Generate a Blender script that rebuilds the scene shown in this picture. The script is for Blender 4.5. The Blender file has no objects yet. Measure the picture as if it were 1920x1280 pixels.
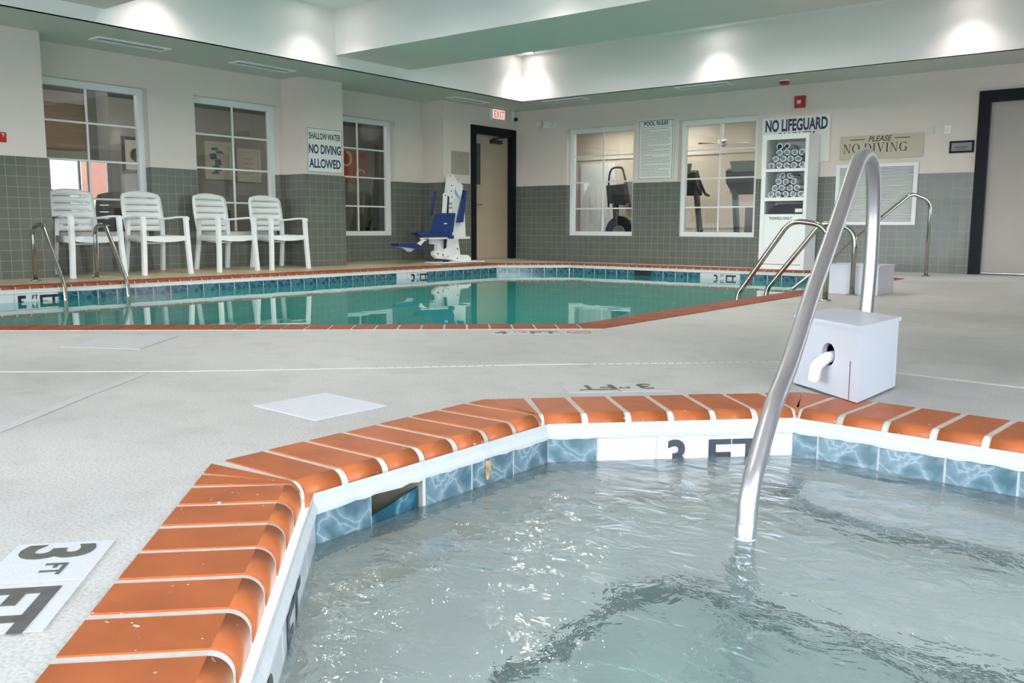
import bpy, bmesh, math, random
from mathutils import Vector, Matrix, geometry
random.seed(7)
PI = math.pi
SC = bpy.context.scene
COL = SC.collection

# ------------------------------------------------------------------ camera
# world: z = 0 is the pool deck, X runs along the far wall, Y along the left wall
F_PX, PITCH, AZ, ROLL = 1652.8, math.radians(7.41), math.radians(37.97), math.radians(0.183)
fwd = Vector((-math.sin(AZ)*math.cos(PITCH), math.cos(AZ)*math.cos(PITCH), -math.sin(PITCH)))
rgt0 = Vector((math.cos(AZ), math.sin(AZ), 0)); up0 = rgt0.cross(fwd)
rgt = rgt0*math.cos(ROLL)+up0*math.sin(ROLL); upv = up0*math.cos(ROLL)-rgt0*math.sin(ROLL)
cam_d = bpy.data.cameras.new('camera'); cam = bpy.data.objects.new('camera', cam_d); COL.objects.link(cam)
m = Matrix((( rgt.x, upv.x, -fwd.x, 0), (rgt.y, upv.y, -fwd.y, 0), (rgt.z, upv.z, -fwd.z, 0.58), (0, 0, 0, 1)))
cam.matrix_world = m
cam_d.sensor_width = 36; cam_d.lens = F_PX*36/1920; cam_d.clip_start = 0.02
SC.camera = cam

# ------------------------------------------------------------------ view, world, exposure
SC.view_settings.view_transform = 'Standard'; SC.view_settings.look = 'None'
SC.view_settings.gamma = 1; SC.view_settings.use_curve_mapping = False
SC.view_settings.exposure = 1.12
SC.cycles.use_denoising = True
SC.cycles.max_bounces = 10; SC.cycles.diffuse_bounces = 5; SC.cycles.glossy_bounces = 4
SC.cycles.transmission_bounces = 6; SC.cycles.transparent_max_bounces = 12
SC.cycles.sample_clamp_indirect = 6.0; SC.cycles.blur_glossy = 0.5
SKY_STRENGTH = 10.0      # daylight through the windows
CAN_POWER = 85.0        # recessed ceiling lamps
w = bpy.data.worlds.new('World'); SC.world = w; w.use_nodes = True
wn, wl = w.node_tree.nodes, w.node_tree.links
bg = wn['Background']; bg.inputs['Strength'].default_value = SKY_STRENGTH
tc = wn.new('ShaderNodeTexCoord'); sx = wn.new('ShaderNodeSeparateXYZ'); rmp = wn.new('ShaderNodeValToRGB')
wl.new(tc.outputs['Generated'], sx.inputs[0]); wl.new(sx.outputs['Z'], rmp.inputs[0]); wl.new(rmp.outputs[0], bg.inputs['Color'])
rmp.color_ramp.elements[0].color = (0.30, 0.33, 0.33, 1); rmp.color_ramp.elements[0].position = 0.0
rmp.color_ramp.elements[1].color = (0.70, 0.84, 1.0, 1); rmp.color_ramp.elements[1].position = 0.5
e = rmp.color_ramp.elements.new(0.03); e.color = (0.86, 0.93, 1.0, 1)

# ------------------------------------------------------------------ materials
def lin(c):
    return tuple(((v/255)/12.92 if v/255 <= 0.04045 else ((v/255+0.055)/1.055)**2.4) for v in c)
class NT:
    def __init__(s, name):
        s.m = bpy.data.materials.new(name); s.m.use_nodes = True
        s.t = s.m.node_tree; s.n = s.t.nodes; s.l = s.t.links; s.b = s.n['Principled BSDF']; s.out = s.n['Material Output']
    def add(s, typ, **kw):
        n = s.n.new(typ)
        for k, v in kw.items():
            if k in n.inputs: n.inputs[k].default_value = v
            else: setattr(n, k, v)
        return n
    def link(s, a, b): s.l.new(a, b)
def mat(name, rgb, rough=0.5, metal=0.0, noise=0.0, nscale=8.0, bump=0.0, bscale=60.0, spec=0.5, emit=0.0, coat=0.0, mapping=None):
    q = NT(name); b = q.b; c = lin(rgb)
    b.inputs['Base Color'].default_value = (*c, 1); b.inputs['Roughness'].default_value = rough
    b.inputs['Metallic'].default_value = metal; b.inputs['Specular IOR Level'].default_value = spec
    b.inputs['Coat Weight'].default_value = coat; b.inputs['Coat Roughness'].default_value = 0.15
    if emit: b.inputs['Emission Color'].default_value = (*c, 1); b.inputs['Emission Strength'].default_value = emit
    co = q.add('ShaderNodeTexCoord')
    src = co.outputs['Object']
    if mapping:
        mp = q.add('ShaderNodeMapping'); mp.inputs['Scale'].default_value = mapping; q.link(src, mp.inputs[0]); src = mp.outputs[0]
    nz = q.add('ShaderNodeTexNoise'); nz.inputs['Scale'].default_value = nscale; nz.inputs['Detail'].default_value = 5
    q.link(src, nz.inputs['Vector'])
    if noise:
        r = q.add('ShaderNodeValToRGB')
        r.color_ramp.elements[0].position = 0.3; r.color_ramp.elements[1].position = 0.7
        r.color_ramp.elements[0].color = (*[v*(1-noise) for v in c], 1)
        r.color_ramp.elements[1].color = (*[min(1, v*(1+noise)) for v in c], 1)
        q.link(nz.outputs[0], r.inputs[0]); q.link(r.outputs[0], b.inputs['Base Color'])
    if bump:
        n2 = q.add('ShaderNodeTexNoise'); n2.inputs['Scale'].default_value = bscale; n2.inputs['Detail'].default_value = 4
        q.link(src, n2.inputs['Vector'])
        bp = q.add('ShaderNodeBump'); bp.inputs['Strength'].default_value = bump; bp.inputs['Distance'].default_value = 0.004
        q.link(n2.outputs[0], bp.inputs['Height']); q.link(bp.outputs[0], b.inputs['Normal'])
    return q.m

def specks(m_, thr=.775):
    t_ = m_.node_tree; b = t_.nodes['Principled BSDF']; src = b.inputs['Base Color'].links[0].from_socket
    co = t_.nodes.new('ShaderNodeTexCoord'); n = t_.nodes.new('ShaderNodeTexNoise'); n.inputs['Scale'].default_value = 75; n.inputs['Detail'].default_value = 1
    n2 = t_.nodes.new('ShaderNodeTexNoise'); n2.inputs['Scale'].default_value = 5
    t_.links.new(co.outputs['Object'], n.inputs['Vector']); t_.links.new(co.outputs['Object'], n2.inputs['Vector'])
    ad = t_.nodes.new('ShaderNodeMath'); ad.operation = 'MULTIPLY_ADD'; ad.inputs[1].default_value = .25; t_.links.new(n2.outputs[0], ad.inputs[0]); t_.links.new(n.outputs[0], ad.inputs[2])
    g = t_.nodes.new('ShaderNodeMath'); g.operation = 'GREATER_THAN'; g.inputs[1].default_value = thr+.13; t_.links.new(ad.outputs[0], g.inputs[0])
    mx = t_.nodes.new('ShaderNodeMix'); mx.data_type = 'RGBA'; mx.inputs[7].default_value = (.62, .5, .42, 1)
    t_.links.new(g.outputs[0], mx.inputs[0]); t_.links.new(src, mx.inputs[6]); t_.links.new(mx.outputs[2], b.inputs['Base Color'])
def deck_mat():
    q = NT('deck_concrete'); b = q.b
    co = q.add('ShaderNodeTexCoord')
    n1 = q.add('ShaderNodeTexNoise'); n1.inputs['Scale'].default_value = 0.7; n1.inputs['Detail'].default_value = 4
    n2 = q.add('ShaderNodeTexNoise'); n2.inputs['Scale'].default_value = 140; n2.inputs['Detail'].default_value = 3
    n3 = q.add('ShaderNodeTexNoise'); n3.inputs['Scale'].default_value = 7; n3.inputs['Detail'].default_value = 6
    for n in (n1, n2, n3): q.link(co.outputs['Object'], n.inputs['Vector'])
    r1 = q.add('ShaderNodeValToRGB'); r1.color_ramp.elements[0].position = .36; r1.color_ramp.elements[1].position = .62
    r1.color_ramp.elements[0].color = (*lin((174, 173, 168)), 1); r1.color_ramp.elements[1].color = (*lin((194, 193, 188)), 1)
    q.link(n1.outputs[0], r1.inputs[0])
    r2 = q.add('ShaderNodeValToRGB'); r2.color_ramp.elements[0].position = .36; r2.color_ramp.elements[1].position = .55
    r2.color_ramp.elements[0].color = (.74, .73, .71, 1); r2.color_ramp.elements[1].color = (1, 1, 1, 1)
    q.link(n2.outputs[0], r2.inputs[0])
    r3 = q.add('ShaderNodeValToRGB'); r3.color_ramp.elements[0].position = .3; r3.color_ramp.elements[1].position = .5
    r3.color_ramp.elements[0].color = (.91, .90, .885, 1); r3.color_ramp.elements[1].color = (1, 1, 1, 1)
    q.link(n3.outputs[0], r3.inputs[0])
    mx = q.add('ShaderNodeMix'); mx.data_type = 'RGBA'; mx.blend_type = 'MULTIPLY'; mx.inputs[0].default_value = .8
    q.link(r1.outputs[0], mx.inputs[6]); q.link(r2.outputs[0], mx.inputs[7])
    m2 = q.add('ShaderNodeMix'); m2.data_type = 'RGBA'; m2.blend_type = 'MULTIPLY'; m2.inputs[0].default_value = 1
    q.link(mx.outputs[2], m2.inputs[6]); q.link(r3.outputs[0], m2.inputs[7]); q.link(m2.outputs[2], b.inputs['Base Color'])
    b.inputs['Roughness'].default_value = .62
    bp = q.add('ShaderNodeBump'); bp.inputs['Strength'].default_value = .35; bp.inputs['Distance'].default_value = .002
    q.link(n2.outputs[0], bp.inputs['Height']); q.link(bp.outputs[0], b.inputs['Normal'])
    return q.m

def wall_tile_mat(name, rgb, size=.108):
    q = NT(name); b = q.b
    uv = q.add('ShaderNodeUVMap')
    br = q.add('ShaderNodeTexBrick'); br.offset = 0; br.squash = 1
    br.inputs['Scale'].default_value = 1; br.inputs['Brick Width'].default_value = size; br.inputs['Row Height'].default_value = size
    br.inputs['Mortar Size'].default_value = .0022; br.inputs['Mortar Smooth'].default_value = .3
    c = lin(rgb)
    br.inputs['Color1'].default_value = (*[v*.94 for v in c], 1); br.inputs['Color2'].default_value = (*[v*1.06 for v in c], 1)
    br.inputs['Mortar'].default_value = (*lin((146, 148, 138)), 1)
    q.link(uv.outputs[0], br.inputs['Vector']); q.link(br.outputs['Color'], b.inputs['Base Color'])
    b.inputs['Roughness'].default_value = .28
    bp = q.add('ShaderNodeBump'); bp.inputs['Strength'].default_value = .35; bp.inputs['Distance'].default_value = .002; bp.invert = True
    q.link(br.outputs['Fac'], bp.inputs['Height'])
    n = q.add('ShaderNodeTexNoise'); n.inputs['Scale'].default_value = 5
    b2 = q.add('ShaderNodeBump'); b2.inputs['Strength'].default_value = .12; b2.inputs['Distance'].default_value = .01
    q.link(uv.outputs[0], n.inputs['Vector']); q.link(n.outputs[0], b2.inputs['Height']); q.link(bp.outputs[0], b2.inputs['Normal'])
    q.link(b2.outputs[0], b.inputs['Normal'])
    return q.m

def water_tile_mat(name, dark, mid, vein):
    # glazed tile printed with a net of pale water lights
    q = NT(name); b = q.b
    uv = q.add('ShaderNodeUVMap')
    nz = q.add('ShaderNodeTexNoise'); nz.inputs['Scale'].default_value = 9; nz.inputs['Detail'].default_value = 3
    q.link(uv.outputs[0], nz.inputs['Vector'])
    mixv = q.add('ShaderNodeMix'); mixv.data_type = 'VECTOR'; mixv.inputs[0].default_value = .14
    q.link(uv.outputs[0], mixv.inputs[4]); q.link(nz.outputs['Color'], mixv.inputs[5])
    vo = q.add('ShaderNodeTexVoronoi'); vo.feature = 'DISTANCE_TO_EDGE'; vo.inputs['Scale'].default_value = 13.0
    q.link(mixv.outputs[1], vo.inputs['Vector'])
    r = q.add('ShaderNodeValToRGB'); r.color_ramp.elements[0].position = 0.0; r.color_ramp.elements[0].color = (1, 1, 1, 1)
    r.color_ramp.elements[1].position = .24; r.color_ramp.elements[1].color = (0, 0, 0, 1)
    el = r.color_ramp.elements.new(.04); el.color = (.42, .42, .42, 1)
    q.link(vo.outputs['Distance'], r.inputs[0])
    n2 = q.add('ShaderNodeTexNoise'); n2.inputs['Scale'].default_value = 14; q.link(uv.outputs[0], n2.inputs['Vector'])
    base = q.add('ShaderNodeMix'); base.data_type = 'RGBA'; q.link(n2.outputs[0], base.inputs[0])
    base.inputs[6].default_value = (*lin(dark), 1); base.inputs[7].default_value = (*lin(mid), 1)
    n3 = q.add('ShaderNodeTexNoise'); n3.inputs['Scale'].default_value = 7; q.link(uv.outputs[0], n3.inputs['Vector'])
    mul = q.add('ShaderNodeMath'); mul.operation = 'MULTIPLY'; q.link(r.outputs[0], mul.inputs[0]); q.link(n3.outputs[0], mul.inputs[1])
    mu2 = q.add('ShaderNodeMath'); mu2.operation = 'MULTIPLY'; mu2.inputs[1].default_value = 1.0; q.link(mul.outputs[0], mu2.inputs[0])
    fin = q.add('ShaderNodeMix'); fin.data_type = 'RGBA'; q.link(mu2.outputs[0], fin.inputs[0])
    q.link(base.outputs[2], fin.inputs[6]); fin.inputs[7].default_value = (*lin(vein), 1)
    q.link(fin.outputs[2], b.inputs['Base Color'])
    b.inputs['Roughness'].default_value = .12
    return q.m

def water_mat(name, tint, scale, strength, dist, stretch, rough=0.0, detail=3, milk=(.6, .7, .7), milky=.2):
    q = NT(name)
    q.n.remove(q.b)
    g = q.add('ShaderNodeBsdfRefraction'); g.inputs['IOR'].default_value = 1.333; g.inputs['Roughness'].default_value = rough
    g.inputs['Color'].default_value = (*tint, 1)
    gl = q.add('ShaderNodeBsdfGlossy'); gl.inputs['Roughness'].default_value = rough; gl.inputs['Color'].default_value = (1, 1, 1, 1)
    fr = q.add('ShaderNodeFresnel'); fr.inputs['IOR'].default_value = 1.333; mxs = q.add('ShaderNodeMixShader')
    df = q.add('ShaderNodeBsdfDiffuse'); df.inputs['Color'].default_value = (*milk, 1); mk = q.add('ShaderNodeMixShader'); mk.inputs[0].default_value = milky
    q.link(g.outputs[0], mk.inputs[1]); q.link(df.outputs[0], mk.inputs[2])
    q.link(fr.outputs[0], mxs.inputs[0]); q.link(mk.outputs[0], mxs.inputs[1]); q.link(gl.outputs[0], mxs.inputs[2])
    co = q.add('ShaderNodeTexCoord'); mp = q.add('ShaderNodeMapping'); mp.inputs['Scale'].default_value = stretch
    mp.inputs['Rotation'].default_value = (0, 0, math.radians(52))
    q.link(co.outputs['Object'], mp.inputs[0])
    n1 = q.add('ShaderNodeTexNoise'); n1.inputs['Scale'].default_value = scale; n1.inputs['Detail'].default_value = detail
    n1.inputs['Distortion'].default_value = .6
    q.link(mp.outputs[0], n1.inputs['Vector'])
    bp = q.add('ShaderNodeBump'); bp.inputs['Strength'].default_value = strength; bp.inputs['Distance'].default_value = dist
    q.link(n1.outputs[0], bp.inputs['Height'])
    for nd in (g, gl, fr): q.link(bp.outputs[0], nd.inputs['Normal'])
    q.link(mxs.outputs[0], q.out.inputs[0])
    return q, g, bp, mp

def pane_mat():
    q = NT('window_glass'); q.n.remove(q.b)
    tr = q.add('ShaderNodeBsdfTransparent'); tr.inputs[0].default_value = (.93, .95, .94, 1)
    gl = q.add('ShaderNodeBsdfGlossy'); gl.inputs['Roughness'].default_value = 0.0; gl.inputs['Color'].default_value = (1, 1, 1, 1)
    lw = q.add('ShaderNodeLayerWeight'); lw.inputs[0].default_value = .5
    pw_ = q.add('ShaderNodeMath'); pw_.operation = 'POWER'; pw_.inputs[1].default_value = 5; q.link(lw.outputs['Facing'], pw_.inputs[0])
    fr = q.add('ShaderNodeMath'); fr.operation = 'MULTIPLY_ADD'; fr.inputs[1].default_value = .94; fr.inputs[2].default_value = .06; q.link(pw_.outputs[0], fr.inputs[0])
    mx = q.add('ShaderNodeMixShader'); q.link(fr.outputs[0], mx.inputs[0]); q.link(tr.outputs[0], mx.inputs[1]); q.link(gl.outputs[0], mx.inputs[2])
    q.link(mx.outputs[0], q.out.inputs[0])
    return q.m

M = {}
M['deck'] = deck_mat()
M['deck_far'] = mat('sealed_deck_strip', (176, 164, 138), .45, noise=.06, nscale=5)
M['patch'] = mat('white_deck_patch', (198, 200, 203), .55, noise=.03, nscale=40, bump=.15, bscale=200)
M['patch_worn'] = mat('worn_white_patch', (180, 181, 178), .55, noise=.05, nscale=30, bump=.2, bscale=150)
M['joint'] = mat('white_joint_strip', (200, 200, 197), .5, noise=.05, nscale=30)
M['grime'] = mat('dirty_crack', (92, 88, 80), .9)
M['brick'] = mat('terracotta_coping', (166, 88, 44), .48, noise=.14, nscale=9, bump=.08, bscale=40, coat=.05, spec=.35)
specks(M['brick'])
M['brick_dark'] = mat('dark_terracotta_coping', (138, 68, 42), .6, noise=.18, nscale=9, bump=.08, bscale=40, coat=.0, spec=.2)
M['grout'] = mat('pale_grout', (190, 186, 177), .7, noise=.1, nscale=30, bump=.3, bscale=150)
M['mortar'] = mat('white_mortar', (186, 188, 187), .8, noise=.05, nscale=25, bump=.6, bscale=70)
M['wtile'] = mat('white_glazed_tile', (196, 198, 201), .15)
M['btile'] = water_tile_mat('blue_water_tile', (44, 74, 86), (92, 120, 130), (172, 188, 196))
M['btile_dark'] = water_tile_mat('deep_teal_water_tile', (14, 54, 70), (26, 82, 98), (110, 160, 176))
M['trimtile'] = mat('dark_trim_tile', (44, 58, 54), .25, noise=.3, nscale=14)
M['plaster'] = mat('spa_plaster', (236, 238, 232), .6, noise=.05, nscale=3)
M['spawall'] = mat('spa_wall_plaster', (222, 210, 194), .65, noise=.07, nscale=4)
M['spafloor'] = mat('spa_floor_plaster', (190, 228, 212), .6, noise=.08, nscale=2.5)
M['poolplaster'] = mat('pool_plaster', (124, 210, 196), .6, noise=.03, nscale=1.2)
M['paint'] = mat('taupe_wall_paint', (218, 205, 197), .55, noise=.015, nscale=2, bump=.05, bscale=220)
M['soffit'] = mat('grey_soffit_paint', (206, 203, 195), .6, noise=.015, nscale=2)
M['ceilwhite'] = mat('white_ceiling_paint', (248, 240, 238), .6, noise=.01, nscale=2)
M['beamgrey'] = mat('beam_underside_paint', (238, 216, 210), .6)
M['gtile'] = wall_tile_mat('green_grey_wall_tile', (97, 100, 91))
M['white'] = mat('white_painted_trim', (226, 228, 226), .35)
M['black_frame'] = mat('black_door_frame', (8, 12, 18), .55, spec=.25)
M['door'] = mat('beige_door', (168, 152, 132), .45, noise=.03, nscale=3)
M['door_grey'] = mat('grey_beige_door', (164, 156, 148), .45, noise=.02, nscale=3)
M['black'] = mat('black_plastic', (22, 24, 26), .4)
M['darkgrey'] = mat('dark_grey_plastic', (62, 66, 68), .45)
M['midgrey'] = mat('grey_plastic', (128, 130, 130), .45)
M['steel'] = mat('brushed_stainless_steel', (200, 200, 203), .40, metal=1.0, bump=.02, bscale=300)
M['steel_dull'] = mat('polished_rail_steel', (176, 172, 162), .2, metal=1.0)
M['chair'] = mat('white_resin', (222, 224, 222), .42)
M['box'] = mat('white_painted_box', (194, 197, 204), .42, noise=.015, nscale=6)
M['pvc'] = mat('white_pvc', (236, 238, 242), .3)
M['blue'] = mat('blue_seat_plastic', (12, 50, 108), .45)
M['liftwhite'] = mat('white_powder_coat', (224, 224, 222), .4)
M['bolt'] = mat('dark_bolt', (40, 40, 44), .5)
M['signwhite'] = mat('white_sign_face', (222, 222, 216), .4)
M['signblue'] = mat('sign_blue_ink', (28, 52, 92), .5)
M['signblack'] = mat('sign_black_ink', (34, 34, 36), .5)
M['signtan'] = mat('tan_sign_face', (190, 178, 158), .45)
M['inkgrey'] = mat('worn_dark_ink', (84, 86, 78), .6, noise=.25, nscale=30)
M['inkblack'] = mat('glossy_black_ink', (38, 42, 50), .25)
M['red'] = mat('red_plastic', (176, 24, 26), .35)
M['exitface'] = mat('exit_sign_face', (236, 214, 198), .5, emit=.35)
M['exitred'] = mat('exit_sign_red', (206, 60, 48), .5, emit=.3)
M['glass'] = pane_mat()
M['lamp'] = mat('lamp_lens', (255, 252, 244), .5, emit=9)
M['gymlamp'] = mat('fluorescent_lens', (255, 252, 246), .5, emit=9)
M['gymwall'] = mat('gym_wall_paint', (205, 192, 174), .6)
M['gymwhite'] = mat('gym_upper_wall', (214, 204, 190), .6)
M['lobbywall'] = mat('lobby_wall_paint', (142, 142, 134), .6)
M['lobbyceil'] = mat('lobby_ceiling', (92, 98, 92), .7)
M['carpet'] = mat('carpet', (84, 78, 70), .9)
M['wood'] = mat('honey_wood_panel', (198, 156, 108), .4, noise=.12, nscale=3, mapping=(1, 1, 9))
M['paper'] = mat('art_paper', (196, 194, 178), .6)
M['artblue'] = mat('art_blue_grey', (92, 108, 116), .6)
M['orange'] = mat('orange_art', (190, 74, 40), .5, noise=.2, nscale=6)
M['cream'] = mat('cream_paint', (226, 206, 180), .5)
M['leaf'] = mat('dark_green_leaf', (52, 70, 44), .5)
M['brown'] = mat('brown_upholstery', (70, 50, 38), .7)
M['towel'] = mat('grey_patterned_towel', (128, 136, 148), .9, noise=.35, nscale=60)
M['towel_navy'] = mat('navy_towel', (34, 48, 78), .9, noise=.25, nscale=60)
M['towel_edge'] = mat('white_towel_hem', (222, 224, 224), .9)
M['tape'] = mat('skimmer_throat', (168, 160, 140), .7)
M['extbrick'] = mat('red_brick_wall', (226, 150, 128), .8, noise=.1, nscale=6)
M['asphalt'] = mat('asphalt', (120, 120, 118), .9)
M['tree'] = mat('tree_leaves', (92, 120, 76), .9, noise=.4, nscale=5)
M['lensclear'] = mat('clear_light_fitting', (214, 214, 206), .2)

# ------------------------------------------------------------------ mesh helpers
class MB:
    def __init__(s, off=(0, 0, 0)):
        s.bm = bmesh.new(); s.off = Vector(off)
    def v(s, p): return s.bm.verts.new(Vector(p)-s.off)
    def face(s, vs, mi=0):
        try:
            f = s.bm.faces.new(vs); f.material_index = mi; return f
        except ValueError: return None
    def poly(s, pts, mi=0): return s.face([s.v(p) for p in pts], mi)
    def box(s, x0, x1, y0, y1, z0, z1, mi=0):
        P = [s.v(p) for p in ((x0,y0,z0),(x1,y0,z0),(x1,y1,z0),(x0,y1,z0),(x0,y0,z1),(x1,y0,z1),(x1,y1,z1),(x0,y1,z1))]
        for q in ((3,2,1,0),(4,5,6,7),(0,1,5,4),(1,2,6,5),(2,3,7,6),(3,0,4,7)): s.face([P[i] for i in q], mi)
    def prism(s, pts, vec, mi=0, mi_end=None):
        # pts: 3D outline, extruded along vec
        a = [s.v(p) for p in pts]; b = [s.v(Vector(p)+Vector(vec)) for p in pts]
        n = len(pts); me = mi if mi_end is None else mi_end
        s.face(a[::-1], me); s.face(b, me)
        for i in range(n): s.face([a[i], a[(i+1) % n], b[(i+1) % n], b[i]], mi)
    def tube(s, pts, r, seg=14, cap=True, mi=0):
        pts = [Vector(p) for p in pts]; n = len(pts)
        rr = r if isinstance(r, (list, tuple)) else [r]*n
        rings = []; t = (pts[1]-pts[0]).normalized()
        u = t.orthogonal().normalized()
        for i in range(n):
            if i == 0: t = (pts[1]-pts[0]).normalized()
            elif i == n-1: t = (pts[-1]-pts[-2]).normalized()
            else: t = ((pts[i+1]-pts[i]).normalized()+(pts[i]-pts[i-1]).normalized()).normalized()
            u = (u-t*u.dot(t)).normalized(); w_ = t.cross(u)
            rings.append([s.v(pts[i]+(u*math.cos(2*PI*k/seg)+w_*math.sin(2*PI*k/seg))*rr[i]) for k in range(seg)])
        for i in range(n-1):
            for k in range(seg):
                f = s.face([rings[i][k], rings[i][(k+1) % seg], rings[i+1][(k+1) % seg], rings[i+1][k]], mi)
                if f: f.smooth = True
        if cap: s.face(rings[0][::-1], mi); s.face(rings[-1], mi)
    def lathe(s, prof, c, axis='Z', seg=24, mi=0):
        # prof: list of (radius, height)
        c = Vector(c); rings = []
        for r, h in prof:
            ring = []
            for k in range(seg):
                a = 2*PI*k/seg
                if axis == 'Z': p = (r*math.cos(a), r*math.sin(a), h)
                elif axis == 'X': p = (h, r*math.cos(a), r*math.sin(a))
                else: p = (r*math.sin(a), h, r*math.cos(a))
                ring.append(s.v(c+Vector(p)))
            rings.append(ring)
        for i in range(len(rings)-1):
            for k in range(seg):
                f = s.face([rings[i][k], rings[i][(k+1) % seg], rings[i+1][(k+1) % seg], rings[i+1][k]], mi)
                if f: f.smooth = True
        s.face(rings[0][::-1], mi); s.face(rings[-1], mi)
    def build(s, name, mats, parent=None, loc=None, bevel=0.0, smooth=False, uv=True, normals=True):
        bm = s.bm
        if bevel:
            eds = [e_ for e_ in bm.edges if len(e_.link_faces) == 2 and e_.calc_face_angle(0) > .6]
            bmesh.ops.bevel(bm, geom=eds, offset=bevel, segments=2, profile=.7, affect='EDGES', clamp_overlap=True)
        if normals: bmesh.ops.recalc_face_normals(bm, faces=bm.faces)
        if uv and not bm.loops.layers.uv:
            L = bm.loops.layers.uv.new('UVMap')
            for f in bm.faces:
                n = f.normal; ax = max(range(3), key=lambda i: abs(n[i]))
                for lp in f.loops:
                    p = lp.vert.co+s.off
                    lp[L].uv = (p.y, p.z) if ax == 0 else ((p.x, p.z) if ax == 1 else (p.x, p.y))
        me = bpy.data.meshes.new(name); bm.to_mesh(me); bm.free()
        for mm in (mats if isinstance(mats, (list, tuple)) else [mats]): me.materials.append(mm)
        if smooth:
            for p in me.polygons: p.use_smooth = True
        o = bpy.data.objects.new(name, me); COL.objects.link(o)
        if parent: o.parent = parent
        o.location = loc if loc is not None else (tuple(s.off) if not parent else (0, 0, 0))
        return o
def tag(o, label, cat, group=None, kind=None):
    o['label'] = label; o['category'] = cat
    if group: o['group'] = group
    if kind: o['kind'] = kind
    return o
def thing(name, label, cat, loc=(0, 0, 0), rotz=0, group=None):
    o = bpy.data.objects.new(name, None); COL.objects.link(o); o.location = loc; o.rotation_euler = (0, 0, rotz)
    o.empty_display_size = .1
    return tag(o, label, cat, group)
def structure(name, label=None, cat=None, loc=(0, 0, 0)):
    o = bpy.data.objects.new(name, None); COL.objects.link(o); o.location = loc; o['kind'] = 'structure'
    if label: o['label'] = label; o['category'] = cat
    return o
def struct(o, label=None, cat=None):
    o['kind'] = 'structure'
    if label: o['label'] = label; o['category'] = cat
    return o
def dup(root, loc, rotz=None, label=None, group=None):
    r = root.copy(); COL.objects.link(r); r.location = loc
    if rotz is not None: r.rotation_euler = (r.rotation_euler[0], r.rotation_euler[1], rotz)
    if label: r['label'] = label
    if group: r['group'] = group
    for ch in list(root.children):
        c = ch.copy(); COL.objects.link(c); c.parent = r
        for g in list(ch.children):
            d = g.copy(); COL.objects.link(d); d.parent = c
    return r
def smooth_path(P, n=6):
    P = [Vector(p) for p in P]; out = []
    for i in range(len(P)-1):
        p0 = P[i-1] if i else P[0]*2-P[1]; p1, p2 = P[i], P[i+1]; p3 = P[i+2] if i+2 < len(P) else P[-1]*2-P[-2]
        for k in range(n):
            t = k/n
            out.append(.5*((2*p1)+(p2-p0)*t+(2*p0-5*p1+4*p2-p3)*t*t+(3*p1-p0-3*p2+p3)*t**3))
    out.append(P[-1]); return out
def fillet(P, r, n=6):
    # straight runs joined by round bends of radius r
    P = [Vector(p) for p in P]; out = [P[0]]
    for i in range(1, len(P)-1):
        rr = r[i] if isinstance(r, (list, tuple)) else r
        a = (P[i-1]-P[i]); b = (P[i+1]-P[i]); la, lb = a.length, b.length; a.normalize(); b.normalize()
        ang = a.angle(b); d = min(rr/math.tan(ang/2), la*.49, lb*.49)
        p0, p1 = P[i]+a*d, P[i]+b*d
        for k in range(n+1):
            t = k/n; out.append(p0*(1-t)**2+P[i]*2*t*(1-t)+p1*t*t)
    out.append(P[-1]); return out
def text(name, s, size, origin, xdir, ydir, m_, parent=None, xs=1.0, bold=0.0, depth=.0012, align='LEFT', spacing=1.0, shear=0.0):
    cu = bpy.data.curves.new(name, 'FONT'); cu.body = s; cu.size = size; cu.offset = bold; cu.extrude = depth/2
    cu.align_x = align; cu.space_character = spacing; cu.resolution_u = 4; cu.shear = shear
    o = bpy.data.objects.new(name, cu); COL.objects.link(o)
    dg = bpy.context.evaluated_depsgraph_get(); me = bpy.data.meshes.new_from_object(o.evaluated_get(dg))
    bpy.data.objects.remove(o); bpy.data.curves.remove(cu)
    x = Vector(xdir).normalized(); y = Vector(ydir).normalized(); z = x.cross(y)
    po = Vector(parent.location) if parent else Vector((0, 0, 0))
    T = Matrix(((x.x*xs, y.x, z.x, 0), (x.y*xs, y.y, z.y, 0), (x.z*xs, y.z, z.z, 0), (0, 0, 0, 1)))
    me.transform(T); me.name = name
    me.materials.clear(); me.materials.append(m_)
    o = bpy.data.objects.new(name, me); COL.objects.link(o); o.location = Vector(origin)-po if parent else origin
    if parent: o.parent = parent
    return o
EX, EY, EZ = Vector((1, 0, 0)), Vector((0, 1, 0)), Vector((0, 0, 1))
def holed(axis, p0, p1, a0, a1, z0, z1, holes, mb, mi=0):
    # slab between p0..p1 on `axis`, spanning a0..a1 x z0..z1 with rectangular holes (b0,b1,c0,c1)
    As = sorted({a0, a1, *[h[0] for h in holes], *[h[1] for h in holes]}); As = [a for a in As if a0 <= a <= a1]
    Zs = sorted({z0, z1, *[h[2] for h in holes], *[h[3] for h in holes]}); Zs = [z for z in Zs if z0 <= z <= z1]
    for i in range(len(As)-1):
        run = None
        for j in range(len(Zs)-1):
            ca, cz = (As[i]+As[i+1])/2, (Zs[j]+Zs[j+1])/2
            if any(h[0] < ca < h[1] and h[2] < cz < h[3] for h in holes): continue
            if axis == 'X': mb.box(p0, p1, As[i], As[i+1], Zs[j], Zs[j+1], mi)
            else: mb.box(As[i], As[i+1], p0, p1, Zs[j], Zs[j+1], mi)

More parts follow.
